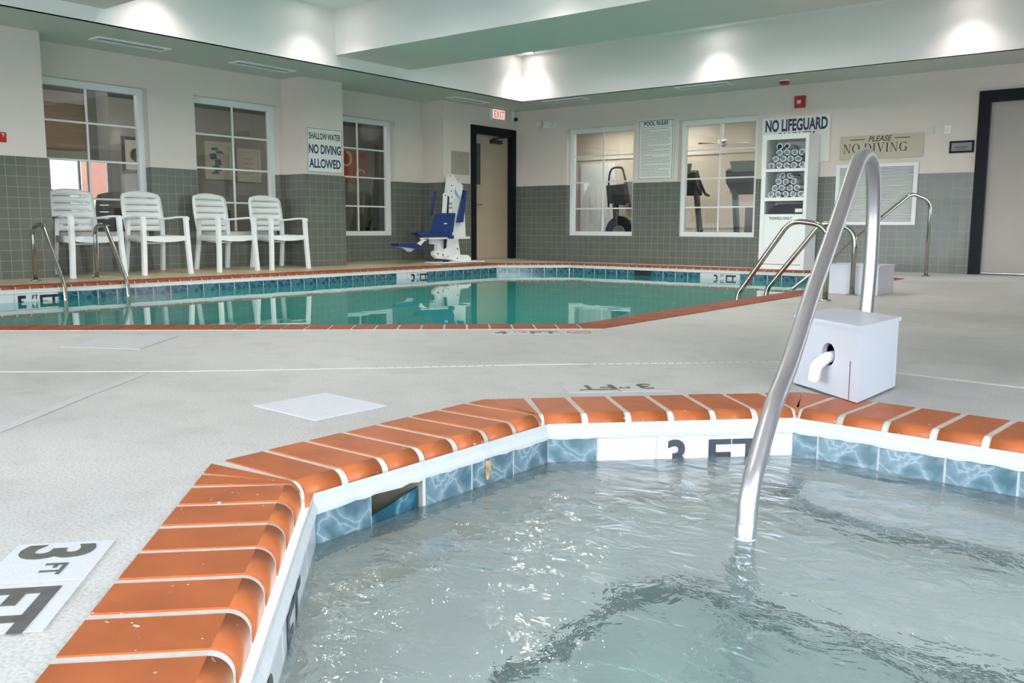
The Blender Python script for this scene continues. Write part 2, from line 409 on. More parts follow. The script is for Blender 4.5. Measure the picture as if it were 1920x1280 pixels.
# ------------------------------------------------------------------ dimensions of the place
XL, XP = -10.10, -9.65        # left wall: recessed plane, pilaster plane
YF = 12.45                    # far wall
XE, YS = 2.6, -4.0            # wall behind the camera on the right, wall behind the camera
ZW, ZS, ZB, ZC = 1.28, 2.56, 2.70, 3.25   # wainscot top, soffit, beam underside, ceiling
ZWAT = -.14
POOL = [(-2.68, 4.28), (-2.68, 10.74), (-3.95, 11.95), (-8.05, 11.95), (-9.05, 11.0), (-9.05, -1.27)]
SPA = [(-.02, 2.95), (-1.075, 3.04), (-1.865, 2.235), (-1.865, 1.20), (-.75, .085), (.25, .085), (.743, .58), (.743, 2.19)]
DC = [.295, .28, .305, .235, .3, .3, .3, .3]; DW = [.308, .285, .322, .262, .31, .31, .31, .31]
def inset(P, d):
    n = len(P); out = []
    D = d if isinstance(d, (list, tuple)) else [d]*n
    for i in range(n):
        a, b, c = Vector(P[i-1]), Vector(P[i]), Vector(P[(i+1) % n])
        e1 = (b-a).normalized(); e2 = (c-b).normalized()
        n1 = Vector((-e1.y, e1.x)); n2 = Vector((-e2.y, e2.x))
        # cut of the two edges moved in by D[i-1] and D[i]
        den = e1.x*e2.y-e1.y*e2.x; p_ = b+n1*D[i-1]; q_ = b+n2*D[i]; w_ = q_-p_
        out.append(p_+e1*((w_.x*e2.y-w_.y*e2.x)/den))
    return out

# ------------------------------------------------------------------ floor
SLOPE = .05/1.05
def deckz(x): return max(0.0, min(.05, (-9.05-x)*SLOPE))
outer = [(XE, YS), (XE, YF+.2), (-9.05, YF+.2), (-9.05, YS)]
loops = [[Vector((*p, 0)) for p in outer], [Vector((*p, 0)) for p in POOL], [Vector((*p, 0)) for p in SPA]]
# keep the pool's left edge just inside the outer loop so the triangulation is clean
loops[1] = [Vector((max(p.x, -9.049), p.y, 0)) for p in loops[1]]
fb = MB(); allp = [p for l_ in loops for p in l_]; vs = [fb.v(p) for p in allp]
for t in geometry.tessellate_polygon(loops): fb.face([vs[i] for i in t])
fb.poly([(-9.05, YS, 0), (-9.05, YF+.2, 0), (-10.4, YF+.2, .0643), (-10.4, YS, .0643)], 1)
o = struct(fb.build('floor', [M['deck'], M['deck_far']]), 'pale speckled concrete pool deck running round both pools', 'floor')
for p_ in o.data.polygons:
    if p_.normal.z < 0: p_.flip()

# thin white joint strips and cracks in the deck
def strip(name, P, wd, m_, z=.0006, label=None, cat=None, h=.0014):
    mb = MB((P[0][0], P[0][1], 0)); P = [Vector((p[0], p[1], 0)) for p in P]
    for a, b in zip(P[:-1], P[1:]):
        d = (b-a).normalized(); nn = Vector((-d.y, d.x, 0))*wd/2
        mb.prism([a+nn+EZ*z, a-nn+EZ*z, b-nn+EZ*z, b+nn+EZ*z], (0, 0, h))
    o = mb.build(name, m_); return struct(o, label, cat) if label else o
strip('trim_1', [(-8.9, -3.2), (-3.74, 1.48), (-3.18, 1.95), (-2.66, 2.48), (-2.20, 2.97), (-1.43, 3.70)], .02, M['joint'], label='long white expansion joint crossing the deck between pool and hot tub', cat='floor joint')
strip('trim_2', [(-1.43, 3.70), (-.94, 3.72), (-.48, 3.67), (2.5, 3.64)], .03, M['joint'], label='white expansion joint running right from behind the white box', cat='floor joint')
strip('trim_3', [(-3.27, 1.82), (-2.93, 1.37), (-2.67, 1.05), (-1.9, -.1)], .04, M['patch_worn'], label='wide pale floor joint branching off towards the lower left of the deck', cat='floor joint')
mb = MB((-2.0, 3.15, 0))
for k in range(46):
    t = k/45; x = -2.66+t*1.2; y = 2.48+t*1.18
    if .30 < t < .52: continue
    mb.box(x-.004, x+.004, y+.012, y+.019, .0021, .0026)
struct(mb.build('trim_4', M['grime']), 'row of tiny dark dots along the white expansion joint', 'floor joint')

# ------------------------------------------------------------------ coping, tile band and basin
def coping(P, d, pitch, gap, parent, name, mb_m, grout_m, ztop=.006, zbot=-.058, seed=1, missing=()):
    rnd = random.Random(seed)
    Q = inset(P, d); n = len(P)
    D = d if isinstance(d, (list, tuple)) else [d]*n
    R_ = .034
    prof0 = [(1, -.02), (1, ztop)]+[(R_*(1-math.sin(a_*PI/20)), ztop-R_*(1-math.cos(a_*PI/20))) for a_ in range(11)]+[(0, zbot+.004), (.004, zbot), (.05, zbot-.004)]
    off = Vector(parent.location)
    mb = MB(off)
    def section(base, vec, shrink=0.0, dz=0.0):
        prof = [(d if i_ < 2 else r_, z_) for i_, (r_, z_) in enumerate(prof0)]
        return [Vector((base.x, base.y, 0))+Vector((vec.x, vec.y, 0))*(r/d if r > 0 else 0)+Vector((0, 0, z_+dz)) for r, z_ in prof]
    def solid(sa, sb, mi):
        A = [mb.v(p) for p in sa]; B = [mb.v(p) for p in sb]; k = len(A)
        for i in range(k-1):
            f = mb.face([A[i], A[i+1], B[i+1], B[i]], mi)
            if f and 1 < i < 13: f.smooth = True
        mb.face(A[::-1], mi); mb.face(B, mi)
    for i in range(n):
        d = D[i]; q0, q1 = Q[i], Q[(i+1) % n]; p0, p1 = Vector(P[i]), Vector(P[(i+1) % n])
        e_ = (q1-q0).normalized(); out = Vector((e_.y, -e_.x)); L = (q1-q0).length
        k = max(1, round(L/pitch)); w_ = L/k
        # grout bed, sunk a little below the bricks
        ga = section(q0, p0-q0, dz=-.0035); gb = section(q1, p1-q1, dz=-.0035)
        inw = Vector((-out.x, -out.y, 0))*-.002
        solid([p+inw for p in ga], [p+inw for p in gb], 1)
        for j in range(k):
            s0, s1 = j*w_+gap/2, (j+1)*w_-gap/2
            dz = rnd.uniform(-.0008, .0008)
            solid(section(q0+e_*s0, out*d, dz=dz), section(q0+e_*s1, out*d, dz=dz), 0)
        for (q, p, sg) in ((q0, p0, -1), (q1, p1, 1)):
            m1 = p-q; wid = (m1.dot(e_))*sg
            if wid < .03: continue
            # wedge bricks filling the outside of the corner
            steps = 1 if wid < .16 else 2
            for a in range(steps):
                f0, f1 = a/steps, (a+1)/steps
                v0 = out*d+e_*sg*(wid*f0+gap*.5); v1 = out*d+e_*sg*(wid*f1-gap*.35)
                bq = q+e_*sg*.004
                s_a, s_b = section(bq, v0), section(bq+e_*sg*.001, v1)
                if sg < 0: s_a, s_b = s_b, s_a
                solid(s_a, s_b, 0)
    o = mb.build(name, [mb_m, grout_m], parent)
    return Q

def basin(P, faces, parent, zdeep, band_top, band_bot, mats, tile_w=.2, gap=.006, holes=(), white=(), proud=.004, shell_m=0):
    """P: wall line (ccw). faces: edges to tile. mats = [mortar, blue, white, plaster]"""
    off = Vector(parent.location)
    mb = MB(off); L_ = mb.bm.loops.layers.uv.new('UVMap')
    n = len(P); rnd = random.Random(5)
    for i in range(n):
        a, b = Vector(P[i]), Vector(P[(i+1) % n]); e_ = (b-a).normalized(); inn = Vector((-e_.y, e_.x)); L = (b-a).length
        hs = [h for h in holes if h[0] == i]
        def P3(s, z, dd=0): p = a+e_*s+inn*dd; return (p.x, p.y, z)
        # mortar backing (with skimmer mouths left open)
        cuts = sorted({0, L, *[h[1] for h in hs], *[h[2] for h in hs]})
        for s0, s1 in zip(cuts[:-1], cuts[1:]):
            op = any(h[1] <= (s0+s1)/2 <= h[2] for h in hs)
            if not op: mb.poly([P3(s0, -.02), P3(s1, -.02), P3(s1, band_bot), P3(s0, band_bot)], 0)
            else: mb.poly([P3(s0, -.02), P3(s1, -.02), P3(s1, band_top+.004), P3(s0, band_top+.004)], 0)
        # ragged mortar bead between coping and tile
        nb = max(2, int(L/.03)); prev = None
        for k in range(nb+1):
            s = L*k/nb; j = rnd.uniform(-.003, .003)
            cur = (P3(s, -.040, .0), P3(s, -.056+j*.4, .009), P3(s, band_top-.001+j, .008), P3(s, band_top-.004+j, .0))
            if prev:
                for q in range(3): mb.poly([prev[q], cur[q], cur[q+1], prev[q+1]], 0)
            prev = cur
        if i not in faces: continue
        s = faces[i]; idx = 0
        while s < L-.01:
            s0, s1 = max(s, .003), min(s+tile_w-gap, L-.003)
            if s1-s0 > .012 and not any(h[1]-.01 < (s0+s1)/2 < h[2]+.01 for h in hs):
                mi = 2 if any(w_[0] == i and w_[1] < (s0+s1)/2 < w_[2] for w_ in white) else 1
                f = [P3(s0, band_top, proud), P3(s0, band_bot+.004, proud), P3(s1, band_bot+.004, proud), P3(s1, band_top, proud)]
                fc = mb.poly(f, mi)
                ou = rnd.choice((0.0, .43, .91))+(0 if mi == 1 else 0)
                for lp, uvc in zip(fc.loops, ((s0-s, band_top), (s0-s, band_bot), (s1-s, band_bot), (s1-s, band_top))):
                    lp[L_].uv = (uvc[0]+ou, uvc[1]+ou*2.3)
                for q in ((f[0], f[3], P3(s1, band_top, 0), P3(s0, band_top, 0)), (f[0], f[1], P3(s0, band_bot, 0), P3(s0, band_top, 0)), (f[3], f[2], P3(s1, band_bot, 0), P3(s1, band_top, 0))):
                    mb.poly(q, mi)
            s += tile_w; idx += 1
    mb.build('tile_band', mats[:3], parent, normals=True)
    sh = MB(off)
    for i in range(n):
        a, b = P[i], P[(i+1) % n]
        sh.poly([(a[0], a[1], band_bot), (b[0], b[1], band_bot), (b[0], b[1], zdeep), (a[0], a[1], zdeep)], shell_m)
    sh.poly([(p[0], p[1], zdeep) for p in P], 1)
    return sh

# ---- hot tub
spa = thing('hot_tub', 'octagonal sunken hot tub with orange brick coping and blue tile band in front', 'hot tub', (-.56, 1.72, 0))
Qs = coping(SPA, DC, .1385, .022, spa, 'brick_coping', M['brick'], M['grout'], seed=3)
SPAW = inset(SPA, DW)
LBC = (SPAW[2]-SPAW[1]).length
sideL = (Vector(SPAW[3])-Vector(SPAW[2])).length
# edges: 0 far (right), 1 far-left diagonal, 2 left, 3 lower-left diagonal ...
sh = basin(SPAW, {0: .0, 1: (LBC-.154) % .187-.187, 2: (SPAW[2].y-1.42) % .187-.187, 3: .0, 4: 0, 5: 0, 6: 0, 7: 0}, spa, -1.05, -.065, -.245,
           [M['mortar'], M['btile'], M['wtile']], tile_w=.187, gap=.007, proud=.0025, shell_m=2,
           holes=[(2, SPAW[2].y-1.603, SPAW[2].y-1.424)], white=[(1, -.3, LBC-.16), (3, -.1, 1.02)])
# bench ring and steps inside
bench_in = [Vector((.06, 1.86)), Vector((-.92, 1.93)), Vector((-1.03, 1.83)), Vector((-1.03, 1.28)), Vector((-.55, .80)), Vector((-.1, .78)), Vector((.10, 1.0)), Vector((.10, 1.80))]
def ring(mb, A, B, z, mi=0):
    n = len(A)
    for i in range(n):
        j = (i+1) % n
        mb.poly([(A[i].x, A[i].y, z), (A[j].x, A[j].y, z), (B[j].x, B[j].y, z), (B[i].x, B[i].y, z)], mi)
W8 = [Vector(p) for p in SPAW]
ring(sh, W8, bench_in, -.55, 0)
for i in range(8):
    a, b = bench_in[i], bench_in[(i+1) % 8]
    sh.poly([(a.x, a.y, -.55), (b.x, b.y, -.55), (b.x, b.y, -1.05), (a.x, a.y, -1.05)], 0)
# upper step along the far wall
step = [Vector((-.93, 2.70)), Vector((-.90, 2.50)), Vector((-.83, 2.42)), Vector((-.70, 2.375)), Vector((-.30, 2.36)), Vector((.20, 2.33)), Vector((.10, 2.70))]
sh.poly([(p.x, p.y, -.36) for p in step], 0)
for a, b in zip(step[:-1], step[1:]): sh.poly([(a.x, a.y, -.36), (b.x, b.y, -.36), (b.x, b.y, -.55), (a.x, a.y, -.55)], 0)
sh.build('shell', [M['plaster'], M['spafloor'], M['spawall']], spa)
def edge_tiles(P, z, name, wd=.034, parent=spa):
    mb = MB(Vector(parent.location))
    for a, b in zip(P[:-1], P[1:]):
        L = (b-a).length; k = max(1, round(L/.1)); e_ = (b-a)/L; nn = Vector((-e_.y, e_.x))
        for j in range(k):
            p0, p1 = a+e_*(L*j/k+.003), a+e_*(L*(j+1)/k-.003)
            sgn = 1 if nn.dot(Vector((-.4, 1.7))-a) < 0 else -1
            o_ = nn*wd*sgn*1.0
            mb.prism([(p0.x, p0.y, z+.001), (p1.x, p1.y, z+.001), (p1.x+o_.x, p1.y+o_.y, z+.001), (p0.x+o_.x, p0.y+o_.y, z+.001)], (0, 0, .004))
            mb.prism([(p0.x, p0.y, z), (p1.x, p1.y, z), (p1.x, p1.y, z-wd), (p0.x, p0.y, z-wd)], Vector((-o_.x, -o_.y, 0))*.08)
    return mb.build(name, M['trimtile'], parent)
edge_tiles(bench_in+[bench_in[0]], -.55, 'bench_edge_tiles')
edge_tiles(step, -.36, 'step_edge_tiles', wd=.04)
# skimmer mouth
a = Vector(SPAW[2]); s0 = sideL-.365; e_ = (Vector(SPAW[3])-a).normalized()
mb = MB(Vector(spa.location)); y0, y1 = 1.424, 1.603; xw = a.x
for q in ([(xw, y0, -.062), (xw, y1, -.062), (xw-.2, y1, -.062), (xw-.2, y0, -.062)], [(xw, y0, -.246), (xw, y1, -.246), (xw-.2, y1, -.246), (xw-.2, y0, -.246)],
          [(xw-.2, y0, -.062), (xw-.2, y1, -.062), (xw-.2, y1, -.246), (xw-.2, y0, -.246)], [(xw, y0, -.062), (xw-.2, y0, -.062), (xw-.2, y0, -.246), (xw, y0, -.246)],
          [(xw, y1, -.062), (xw-.2, y1, -.062), (xw-.2, y1, -.246), (xw, y1, -.246)]): mb.poly(q)
mb.build('skimmer_mouth', M['tape'], spa)
mb = MB(Vector(spa.location)); mb.prism([(xw-.012, y0+.004, -.128), (xw-.012, y1-.004, -.088), (xw-.012, y1-.004, -.24), (xw-.012, y0+.004, -.24)], (-.006, 0, 0)); mb.build('mouth_reflection', M['btile_dark'], spa)  # dark plate stands in for the dark water reflection inside the mouth
# chipped tile patch beside the skimmer
mb = MB(Vector(spa.location)); mb.prism([(xw+.0045, 1.852, -.071), (xw+.0045, 1.872, -.073), (xw+.0045, 1.876, -.10), (xw+.0045, 1.862, -.13), (xw+.0045, 1.853, -.12)], (.0012, 0, 0))
c_ = mb.build('tile_chip', mat('exposed_tan_core', (176, 142, 98), .9, noise=.4, nscale=60), spa); c_['label'] = 'tan chip where the tile corner has broken off'
# round jets on the walls
def jet(p, nrm, r=.05):
    t = Vector(nrm).normalized(); mb = MB(Vector(spa.location)); u = t.orthogonal().normalized(); w_ = t.cross(u)
    prev = None
    for rr, h in ((r, 0), (r*.98, .008), (r*.8, .014), (r*.35, .014), (r*.3, .004)):
        ring_ = [mb.v(Vector(p)+t*h+(u*math.cos(2*PI*k/20)+w_*math.sin(2*PI*k/20))*rr) for k in range(20)]
        if prev:
            for k in range(20): mb.face([prev[k], prev[(k+1) % 20], ring_[(k+1) % 20], ring_[k]])
        prev = ring_
    mb.face(prev); return mb.build('jet', M['pvc'], spa)
jet((xw, 1.66, -.46), (1, 0, 0), .075)
bcm = (Vector(SPAW[1])+Vector(SPAW[2]))/2; jet((bcm.x+.04, bcm.y+.04, -.44), (1, -1, 0), .05)
jet((-.35, SPAW[0][1], -.45), (0, -1, 0), .045)
lf = (Vector(SPAW[3])+Vector(SPAW[4]))/2; jet((lf.x, lf.y, -.44), (1, 1, 0), .05)
# depth letters on the white tiles
bq, cq = Vector(SPAW[2]), Vector(SPAW[1]); ebc = (cq-bq).normalized(); nbc = Vector((ebc.y, -ebc.x))
def bc(s, z): p = bq+ebc*s+nbc*.0045; return (p.x, p.y, z)
edge = Vector((ebc.x, ebc.y, 0))
text('numeral', '3', .15, bc(.375, -.186), edge, EZ, M['inkblack'], spa, xs=.95, bold=.004)
text('lettering', 'FT', .15, bc(.503, -.186), edge, EZ, M['inkblack'], spa, xs=1.25, bold=.002)
aq, dq = Vector(SPAW[4]), Vector(SPAW[3]); eab = (dq-aq).normalized(); nab = Vector((eab.y, -eab.x))
def sw(s, z): p = aq+eab*s+nab*.0045; return (p.x, p.y, z)
swL = (dq-aq).length; edge2 = Vector((eab.x, eab.y, 0))
text('numeral', '3', .15, sw(swL-.745, -.186), edge2, EZ, M['inkblack'], spa, xs=.95, bold=.004)
text('lettering', 'FT', .15, sw(swL-.52, -.186), edge2, EZ, M['inkblack'], spa, xs=1.25, bold=.002)
# water
q, g, bp, mp = water_mat('spa_water', (.98, 1, 1), 8.0, 1.0, .015, (1.0, 1.6, 1), detail=4, milk=(.50, .66, .64), milky=.17)
n2 = q.add('ShaderNodeTexNoise'); n2.inputs['Scale'].default_value = 1.6; n2.inputs['Detail'].default_value = 2
q.link(mp.outputs[0], n2.inputs['Vector'])
b2 = q.add('ShaderNodeBump'); b2.inputs['Strength'].default_value = .8; b2.inputs['Distance'].default_value = .03
q.link(n2.outputs[0], b2.inputs['Height']); q.link(b2.outputs[0], bp.inputs['Normal'])
M['spawater'] = q.m
mb = MB((-.56, 1.72, 0)); mb.poly([(p.x, p.y, ZWAT) for p in inset(SPA, [v-.001 for v in DW])])
tag(mb.build('hot_tub_water', M['spawater'], normals=False), 'clear rippled pale green water filling the hot tub', 'water', kind='stuff')

# ---- swimming pool
pool = thing('swimming_pool', 'large indoor swimming pool with brick coping and teal water behind the hot tub', 'swimming pool', (-6, 6, 0))
coping(POOL, .27, .132, .012, pool, 'brick_coping', M['brick_dark'], M['grout'], seed=9)
PW = inset(POOL, .28)
def slen(i): return (Vector(PW[(i+1) % 6])-Vector(PW[i])).length
# edge 4 is the left side (runs towards -Y), edge 2 the far side (runs towards -X)
yL = lambda y: PW[4].y-y
xF = lambda x: PW[2].x-x
sh = basin(PW, {0: 0, 1: 0, 2: .02, 3: .02, 4: .05, 5: 0}, pool, -1.35, -.062, -.215,
           [M['mortar'], M['btile_dark'], M['wtile']], tile_w=.2, gap=.012,
           holes=[(2, xF(-6.47), xF(-6.76))][:0], white=[(4, yL(4.05), yL(2.9)), (4, yL(9.32), yL(8.70)), (2, xF(-5.11), xF(-5.66))])
sh.build('basin', [M['poolplaster'], M['poolplaster']], pool)
mb = MB(Vector(pool.location)); mb.box(-6.76, -6.47, PW[2].y-.006, PW[2].y-.001, -.20, -.066); mb.build('skimmer_mouth', M['black'], pool)
text('numeral', '5', .2, (-8.763, 3.65, -.222), EY, EZ, M['inkblack'], pool, xs=1.0, bold=.006)
text('lettering', 'FT', .055, (-8.763, 3.79, -.118), EY, EZ, M['inkblack'], pool, bold=.001)
text('lettering', 'FT', .2, (-8.763, 3.855, -.222), EY, EZ, M['inkblack'], pool, xs=.9, bold=.004)
text('numeral', '3', .195, (-8.763, 8.905, -.222), EY, EZ, M['inkblack'], pool, xs=1.0, bold=.005)
text('lettering', 'FT', .05, (-8.763, 9.03, -.118), EY, EZ, M['inkblack'], pool, bold=.001)
text('lettering', 'FT', .195, (-8.763, 9.085, -.222), EY, EZ, M['inkblack'], pool, xs=.82, bold=.004)
yf = PW[2].y-.0055
text('numeral', '3', .195, (-5.47, yf, -.222), EX, EZ, M['inkblack'], pool, xs=.75, bold=.004)
text('lettering', 'FT', .05, (-5.365, yf, -.118), EX, EZ, M['inkblack'], pool, bold=.001)
text('lettering', 'FT', .195, (-5.29, yf, -.222), EX, EZ, M['inkblack'], pool, xs=.75, bold=.004)
q, g, bp, mp = water_mat('pool_water', (.76, 1, .98), 2.2, .12, .01, (1, 1, 1), detail=2, milk=(.05, .48, .45), milky=.34)
M['poolwater'] = q.m
mb = MB((-6, 6, 0)); mb.poly([(p.x, p.y, ZWAT) for p in inset(POOL, .283)])
tag(mb.build('pool_water', M['poolwater'], normals=False), 'calm teal water of the large pool mirroring chairs and windows', 'water', kind='stuff')

# ------------------------------------------------------------------ walls
W1, W2, W3 = (4.48, 5.84, .44, 2.20), (6.46, 7.74, .44, 2.20), (8.62, 9.95, .44, 2.20)
def wall(name, axis, p_face, thick, a0, a1, holes, label, cat='wall', zt=ZS, zb=-.0, side=1):
    """painted wall above, tiled wainscot 8 mm proud below. thick goes away from the room"""
    mb = MB()
    sgn = thick
    lo, hi = sorted((p_face, p_face+sgn))
    holed(axis, lo, hi, a0, a1, ZW, zt, holes, mb, 0)
    t = -.008 if thick > 0 else .008
    lo2, hi2 = sorted((p_face+t, p_face+sgn))
    holed(axis, lo2, hi2, a0, a1, zb, ZW, holes, mb, 1)
    return struct(mb.build(name, [M['paint'], M['gtile']]), label, cat)
wall('wall_left', 'X', XL, -.22, 4.42, 10.58, [W1, W2, W3], 'taupe wall with green tile wainscot behind the white chairs')
def pil(name, y0, y1, holes, label):
    mb = MB()
    holed('X', XL-.13, XP, y0, y1, ZW, ZS, holes, mb, 0)
    holed('X', XL-.13, XP+.008, y0-.0, y1+.0, 0, ZW, holes, mb, 1)
    # wainscot wraps the pilaster sides
    mb.box(XL-.13, XP+.008, y0-.008, y0-.0001, 0, ZW, 1)
    if y1 < 12: mb.box(XL-.13, XP+.008, y1+.0001, y1+.008, 0, ZW, 1)
    return struct(mb.build(name, [M['paint'], M['gtile']]), label, 'wall')
pil('wall_left_pilaster', YS, 4.42, [], 'projecting wall section at the left edge of the picture')
pil('wall_left_column', 7.81, 8.50, [], 'wall pilaster between the chairs and the third window')
D1 = (11.36, 12.32, 0, 2.12)
mb = MB(); holed('X', XL-.13, XP, 10.58, YF, ZW, ZS, [D1], mb, 0); holed('X', XL-.13, XP+.008, 10.58, YF, 0, ZW, [D1], mb, 1)
mb.box(XL-.13, XP+.008, 10.572, 10.5799, 0, ZW, 1)
struct(mb.build('wall_left_corner', [M['paint'], M['gtile']]), 'wall section holding the far exit door', 'wall')
W4, W5 = (-8.56, -7.27, .44, 2.20), (-6.49, -5.22, .44, 2.20)
D2 = (-2.22, -1.20, 0, 2.13)
wall('wall_far', 'Y', YF, .22, XP-.1, XE, [W4, W5, D2], 'far taupe wall with green tile wainscot and two gym windows')
# walls behind the camera carry large daylight windows
EW = [(10.6, 12.2, .5, 2.3), (-.6, 2.0, .5, 2.35), (-3.6, -1.4, .5, 2.35)]
wall('wall_right', 'X', XE, .15, YS, YF, EW, 'window wall to the right, behind the camera')
SW_ = [(-8.8, -6.2, .6, 2.35), (-5.4, -2.8, .6, 2.35), (-2.0, .6, .6, 2.35)]
wall('wall_back', 'Y', YS, -.15, XP-.3, XE, SW_, 'window wall behind the camera')
k = 10
for (a0, a1, z0, z1) in EW:
    mb = MB((XE+.07, (a0+a1)/2, z0)); 
    for (u0, u1, v0, v1) in ((a0, a1, z0, z0+.06), (a0, a1, z1-.06, z1), (a0, a0+.06, z0+.06, z1-.06), (a1-.06, a1, z0+.06, z1-.06), ((a0+a1)/2-.03, (a0+a1)/2+.03, z0+.06, z1-.06)):
        mb.box(XE+.04, XE+.10, u0, u1, v0, v1)
    struct(mb.build('window_%d' % k, M['white']), 'daylight window frame in the wall at right', 'window'); k += 1
for (a0, a1, z0, z1) in SW_:
    mb = MB(((a0+a1)/2, YS-.07, z0))
    for (u0, u1, v0, v1) in ((a0, a1, z0, z0+.06), (a0, a1, z1-.06, z1), (a0, a0+.06, z0+.06, z1-.06), (a1-.06, a1, z0+.06, z1-.06), ((a0+a1)/2-.03, (a0+a1)/2+.03, z0+.06, z1-.06)):
        mb.box(u0, u1, YS-.10, YS-.04, v0, v1)
    struct(mb.build('window_%d' % k, M['white']), 'daylight window frame in the back wall', 'window'); k += 1
def portal(loc, rot, sx_, sy_):
    l_ = bpy.data.lights.new('daylight_portal', 'AREA'); l_.shape = 'RECTANGLE'; l_.size = sx_; l_.size_y = sy_; l_.cycles.is_portal = True
    o = bpy.data.objects.new('daylight_portal', l_); COL.objects.link(o); o.location = loc; o.rotation_euler = rot
for (a0, a1, z0, z1) in EW: portal((XE+.14, (a0+a1)/2, (z0+z1)/2), (0, PI/2, 0), z1-z0, a1-a0)
for (a0, a1, z0, z1) in SW_: portal(((a0+a1)/2, YS-.14, (z0+z1)/2), (PI/2, 0, 0), a1-a0, z1-z0)

# ------------------------------------------------------------------ ceiling: soffit ring, raised tray, beams
TX, TY = -8.76, 11.46; TX1, TY0 = 1.6, -3.0
mb = MB()
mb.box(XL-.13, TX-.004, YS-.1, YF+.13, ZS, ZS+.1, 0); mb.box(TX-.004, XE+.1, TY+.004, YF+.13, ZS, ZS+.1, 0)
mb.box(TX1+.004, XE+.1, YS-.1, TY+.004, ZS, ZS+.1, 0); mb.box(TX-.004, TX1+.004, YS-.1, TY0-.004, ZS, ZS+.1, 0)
mb.box(TX-.06, TX, TY0-.06, TY+.06, ZS+.0, ZC+.05, 1); mb.box(TX, TX1+.06, TY, TY+.06, ZS+.0, ZC+.05, 1)
mb.box(TX1, TX1+.06, TY0-.06, TY, ZS+.0, ZC+.05, 1); mb.box(TX, TX1, TY0-.06, TY0, ZS+.0, ZC+.05, 1)
mb.box(TX-.06, TX1+.06, TY0-.06, TY+.06, ZC, ZC+.08, 1)
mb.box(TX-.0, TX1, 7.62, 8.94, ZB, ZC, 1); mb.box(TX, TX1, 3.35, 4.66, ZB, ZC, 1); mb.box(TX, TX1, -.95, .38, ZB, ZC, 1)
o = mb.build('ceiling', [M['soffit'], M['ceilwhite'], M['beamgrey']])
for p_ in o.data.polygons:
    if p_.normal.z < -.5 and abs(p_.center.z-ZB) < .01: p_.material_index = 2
struct(o, 'grey soffit ring round a raised white ceiling tray with crossing beams', 'ceiling')

# recessed lamps
def can(x, y, z, label, group='recessed ceiling lamps', pw=None, cone=108):
    t = thing('ceiling_light', label, 'ceiling light', (x, y, z), 0, group)
    mb = MB(); mb.lathe([(.102, 0), (.102, -.004), (.088, -.007), (.084, -.002)], (0, 0, 0)); mb.build('trim_ring', M['white'], t)
    mb = MB(); mb.lathe([(.082, -.0025), (.0825, -.006)], (0, 0, 0)); mb.build('lens', M['lamp'], t)
    l_ = bpy.data.lights.new('lamp_beam', 'SPOT'); l_.energy = pw or CAN_POWER; l_.spot_size = math.radians(cone); l_.spot_blend = 1.0
    l_.shadow_soft_size = .08; l_.color = (1.0, .955, .88)
    lo = bpy.data.objects.new('lamp_beam', l_); COL.objects.link(lo); lo.parent = t; lo.location = (0, 0, -.02)
    return t
names = ['nearest the far left corner', 'second from the far left corner', 'third from the far left corner', 'fourth from the far left corner']
for i, x in enumerate((-8.49, -5.40, -2.3, .8)):
    can(x, 11.25 if i == 0 else 11.14, ZC, 'round ceiling lamp beside the far tray wall, '+names[i], pw=CAN_POWER*.38)
for i, x in enumerate((-8.38, -5.33, -2.25)):
    can(x, 7.15, ZC, 'round ceiling lamp before the far beam, '+names[i].replace('far left corner', 'left tray wall'), pw=CAN_POWER*.38)
for i, x in enumerate((-8.38, -5.33)):
    can(x, 5.15, ZC, 'round ceiling lamp beyond the second beam, '+names[i].replace('far left corner', 'left tray wall'), pw=CAN_POWER*.5)
for i, x in enumerate((-6.85, -4.3)):  # extra wide lamps, added to brighten the tray and far walls
    can(x, 9.75, ZC, 'added round fill lamp behind the far beam, '+names[i].replace('far left corner', 'left tray wall'), pw=CAN_POWER*1.7, cone=160)
for i, x in enumerate((-6.85, -4.6)):  # mid-bay fill row, added only to lift ceiling and wall brightness
    can(x, 6.1, ZC, 'added round fill lamp midway between beams, '+names[i].replace('far left corner', 'left tray wall'), pw=CAN_POWER*1.7, cone=160)
for i, x in enumerate((-5.33, -2.25)):  # lamps out of view, added to light the hot tub
    can(x, 1.9, ZC, 'added unseen round lamp lighting the hot tub end, '+names[i].replace('far left corner', 'left tray wall'), pw=CAN_POWER*.4, cone=150)

# soffit vents
def vent(x0, x1, y0, y1, label):
    cx, cy = (x0+x1)/2, (y0+y1)/2
    t = thing('ceiling_vent', label, 'ceiling vent', (cx, cy, ZS), 0, 'slot vents in the soffit')
    hx, hy = (x1-x0)/2, (y1-y0)/2
    mb = MB()
    for b in ((-hx, hx, -hy, -hy+.025), (-hx, hx, hy-.025, hy), (-hx, -hx+.025, -hy+.025, hy-.025), (hx-.025, hx, -hy+.025, hy-.025)): mb.box(*b, -.014, -.001)
    mb.build('frame', M['ceilwhite'], t)
    mb = MB(); mb.box(-hx+.02, hx-.02, -hy+.02, hy-.02, -.004, -.0012); mb.build('dark_backing', M['black'], t)
    mb = MB()
    lng = hx > hy; nsl = 2; wdt = (hy if lng else hx)*2-.06
    for j in range(nsl):
        c = -wdt/2+wdt*(j+.5)/nsl
        if lng: mb.box(-hx+.025, hx-.025, c-.012, c+.006, -.009, -.005)
        else: mb.box(c-.012, c+.006, -hy+.025, hy-.025, -.011, -.005)
    mb.build('slats', M['ceilwhite'], t)
vent(-9.58, -9.36, 4.90, 5.74, 'slot vent in the soffit above the first window on the left')
vent(-9.58, -9.36, 6.62, 7.48, 'slot vent in the soffit above the second window on the left')
vent(-9.45, -9.23, 10.42, 11.24, 'slot vent in the soffit above the pool lift')
vent(-8.50, -7.72, 11.62, 11.84, 'slot vent in the soffit above the left gym window')
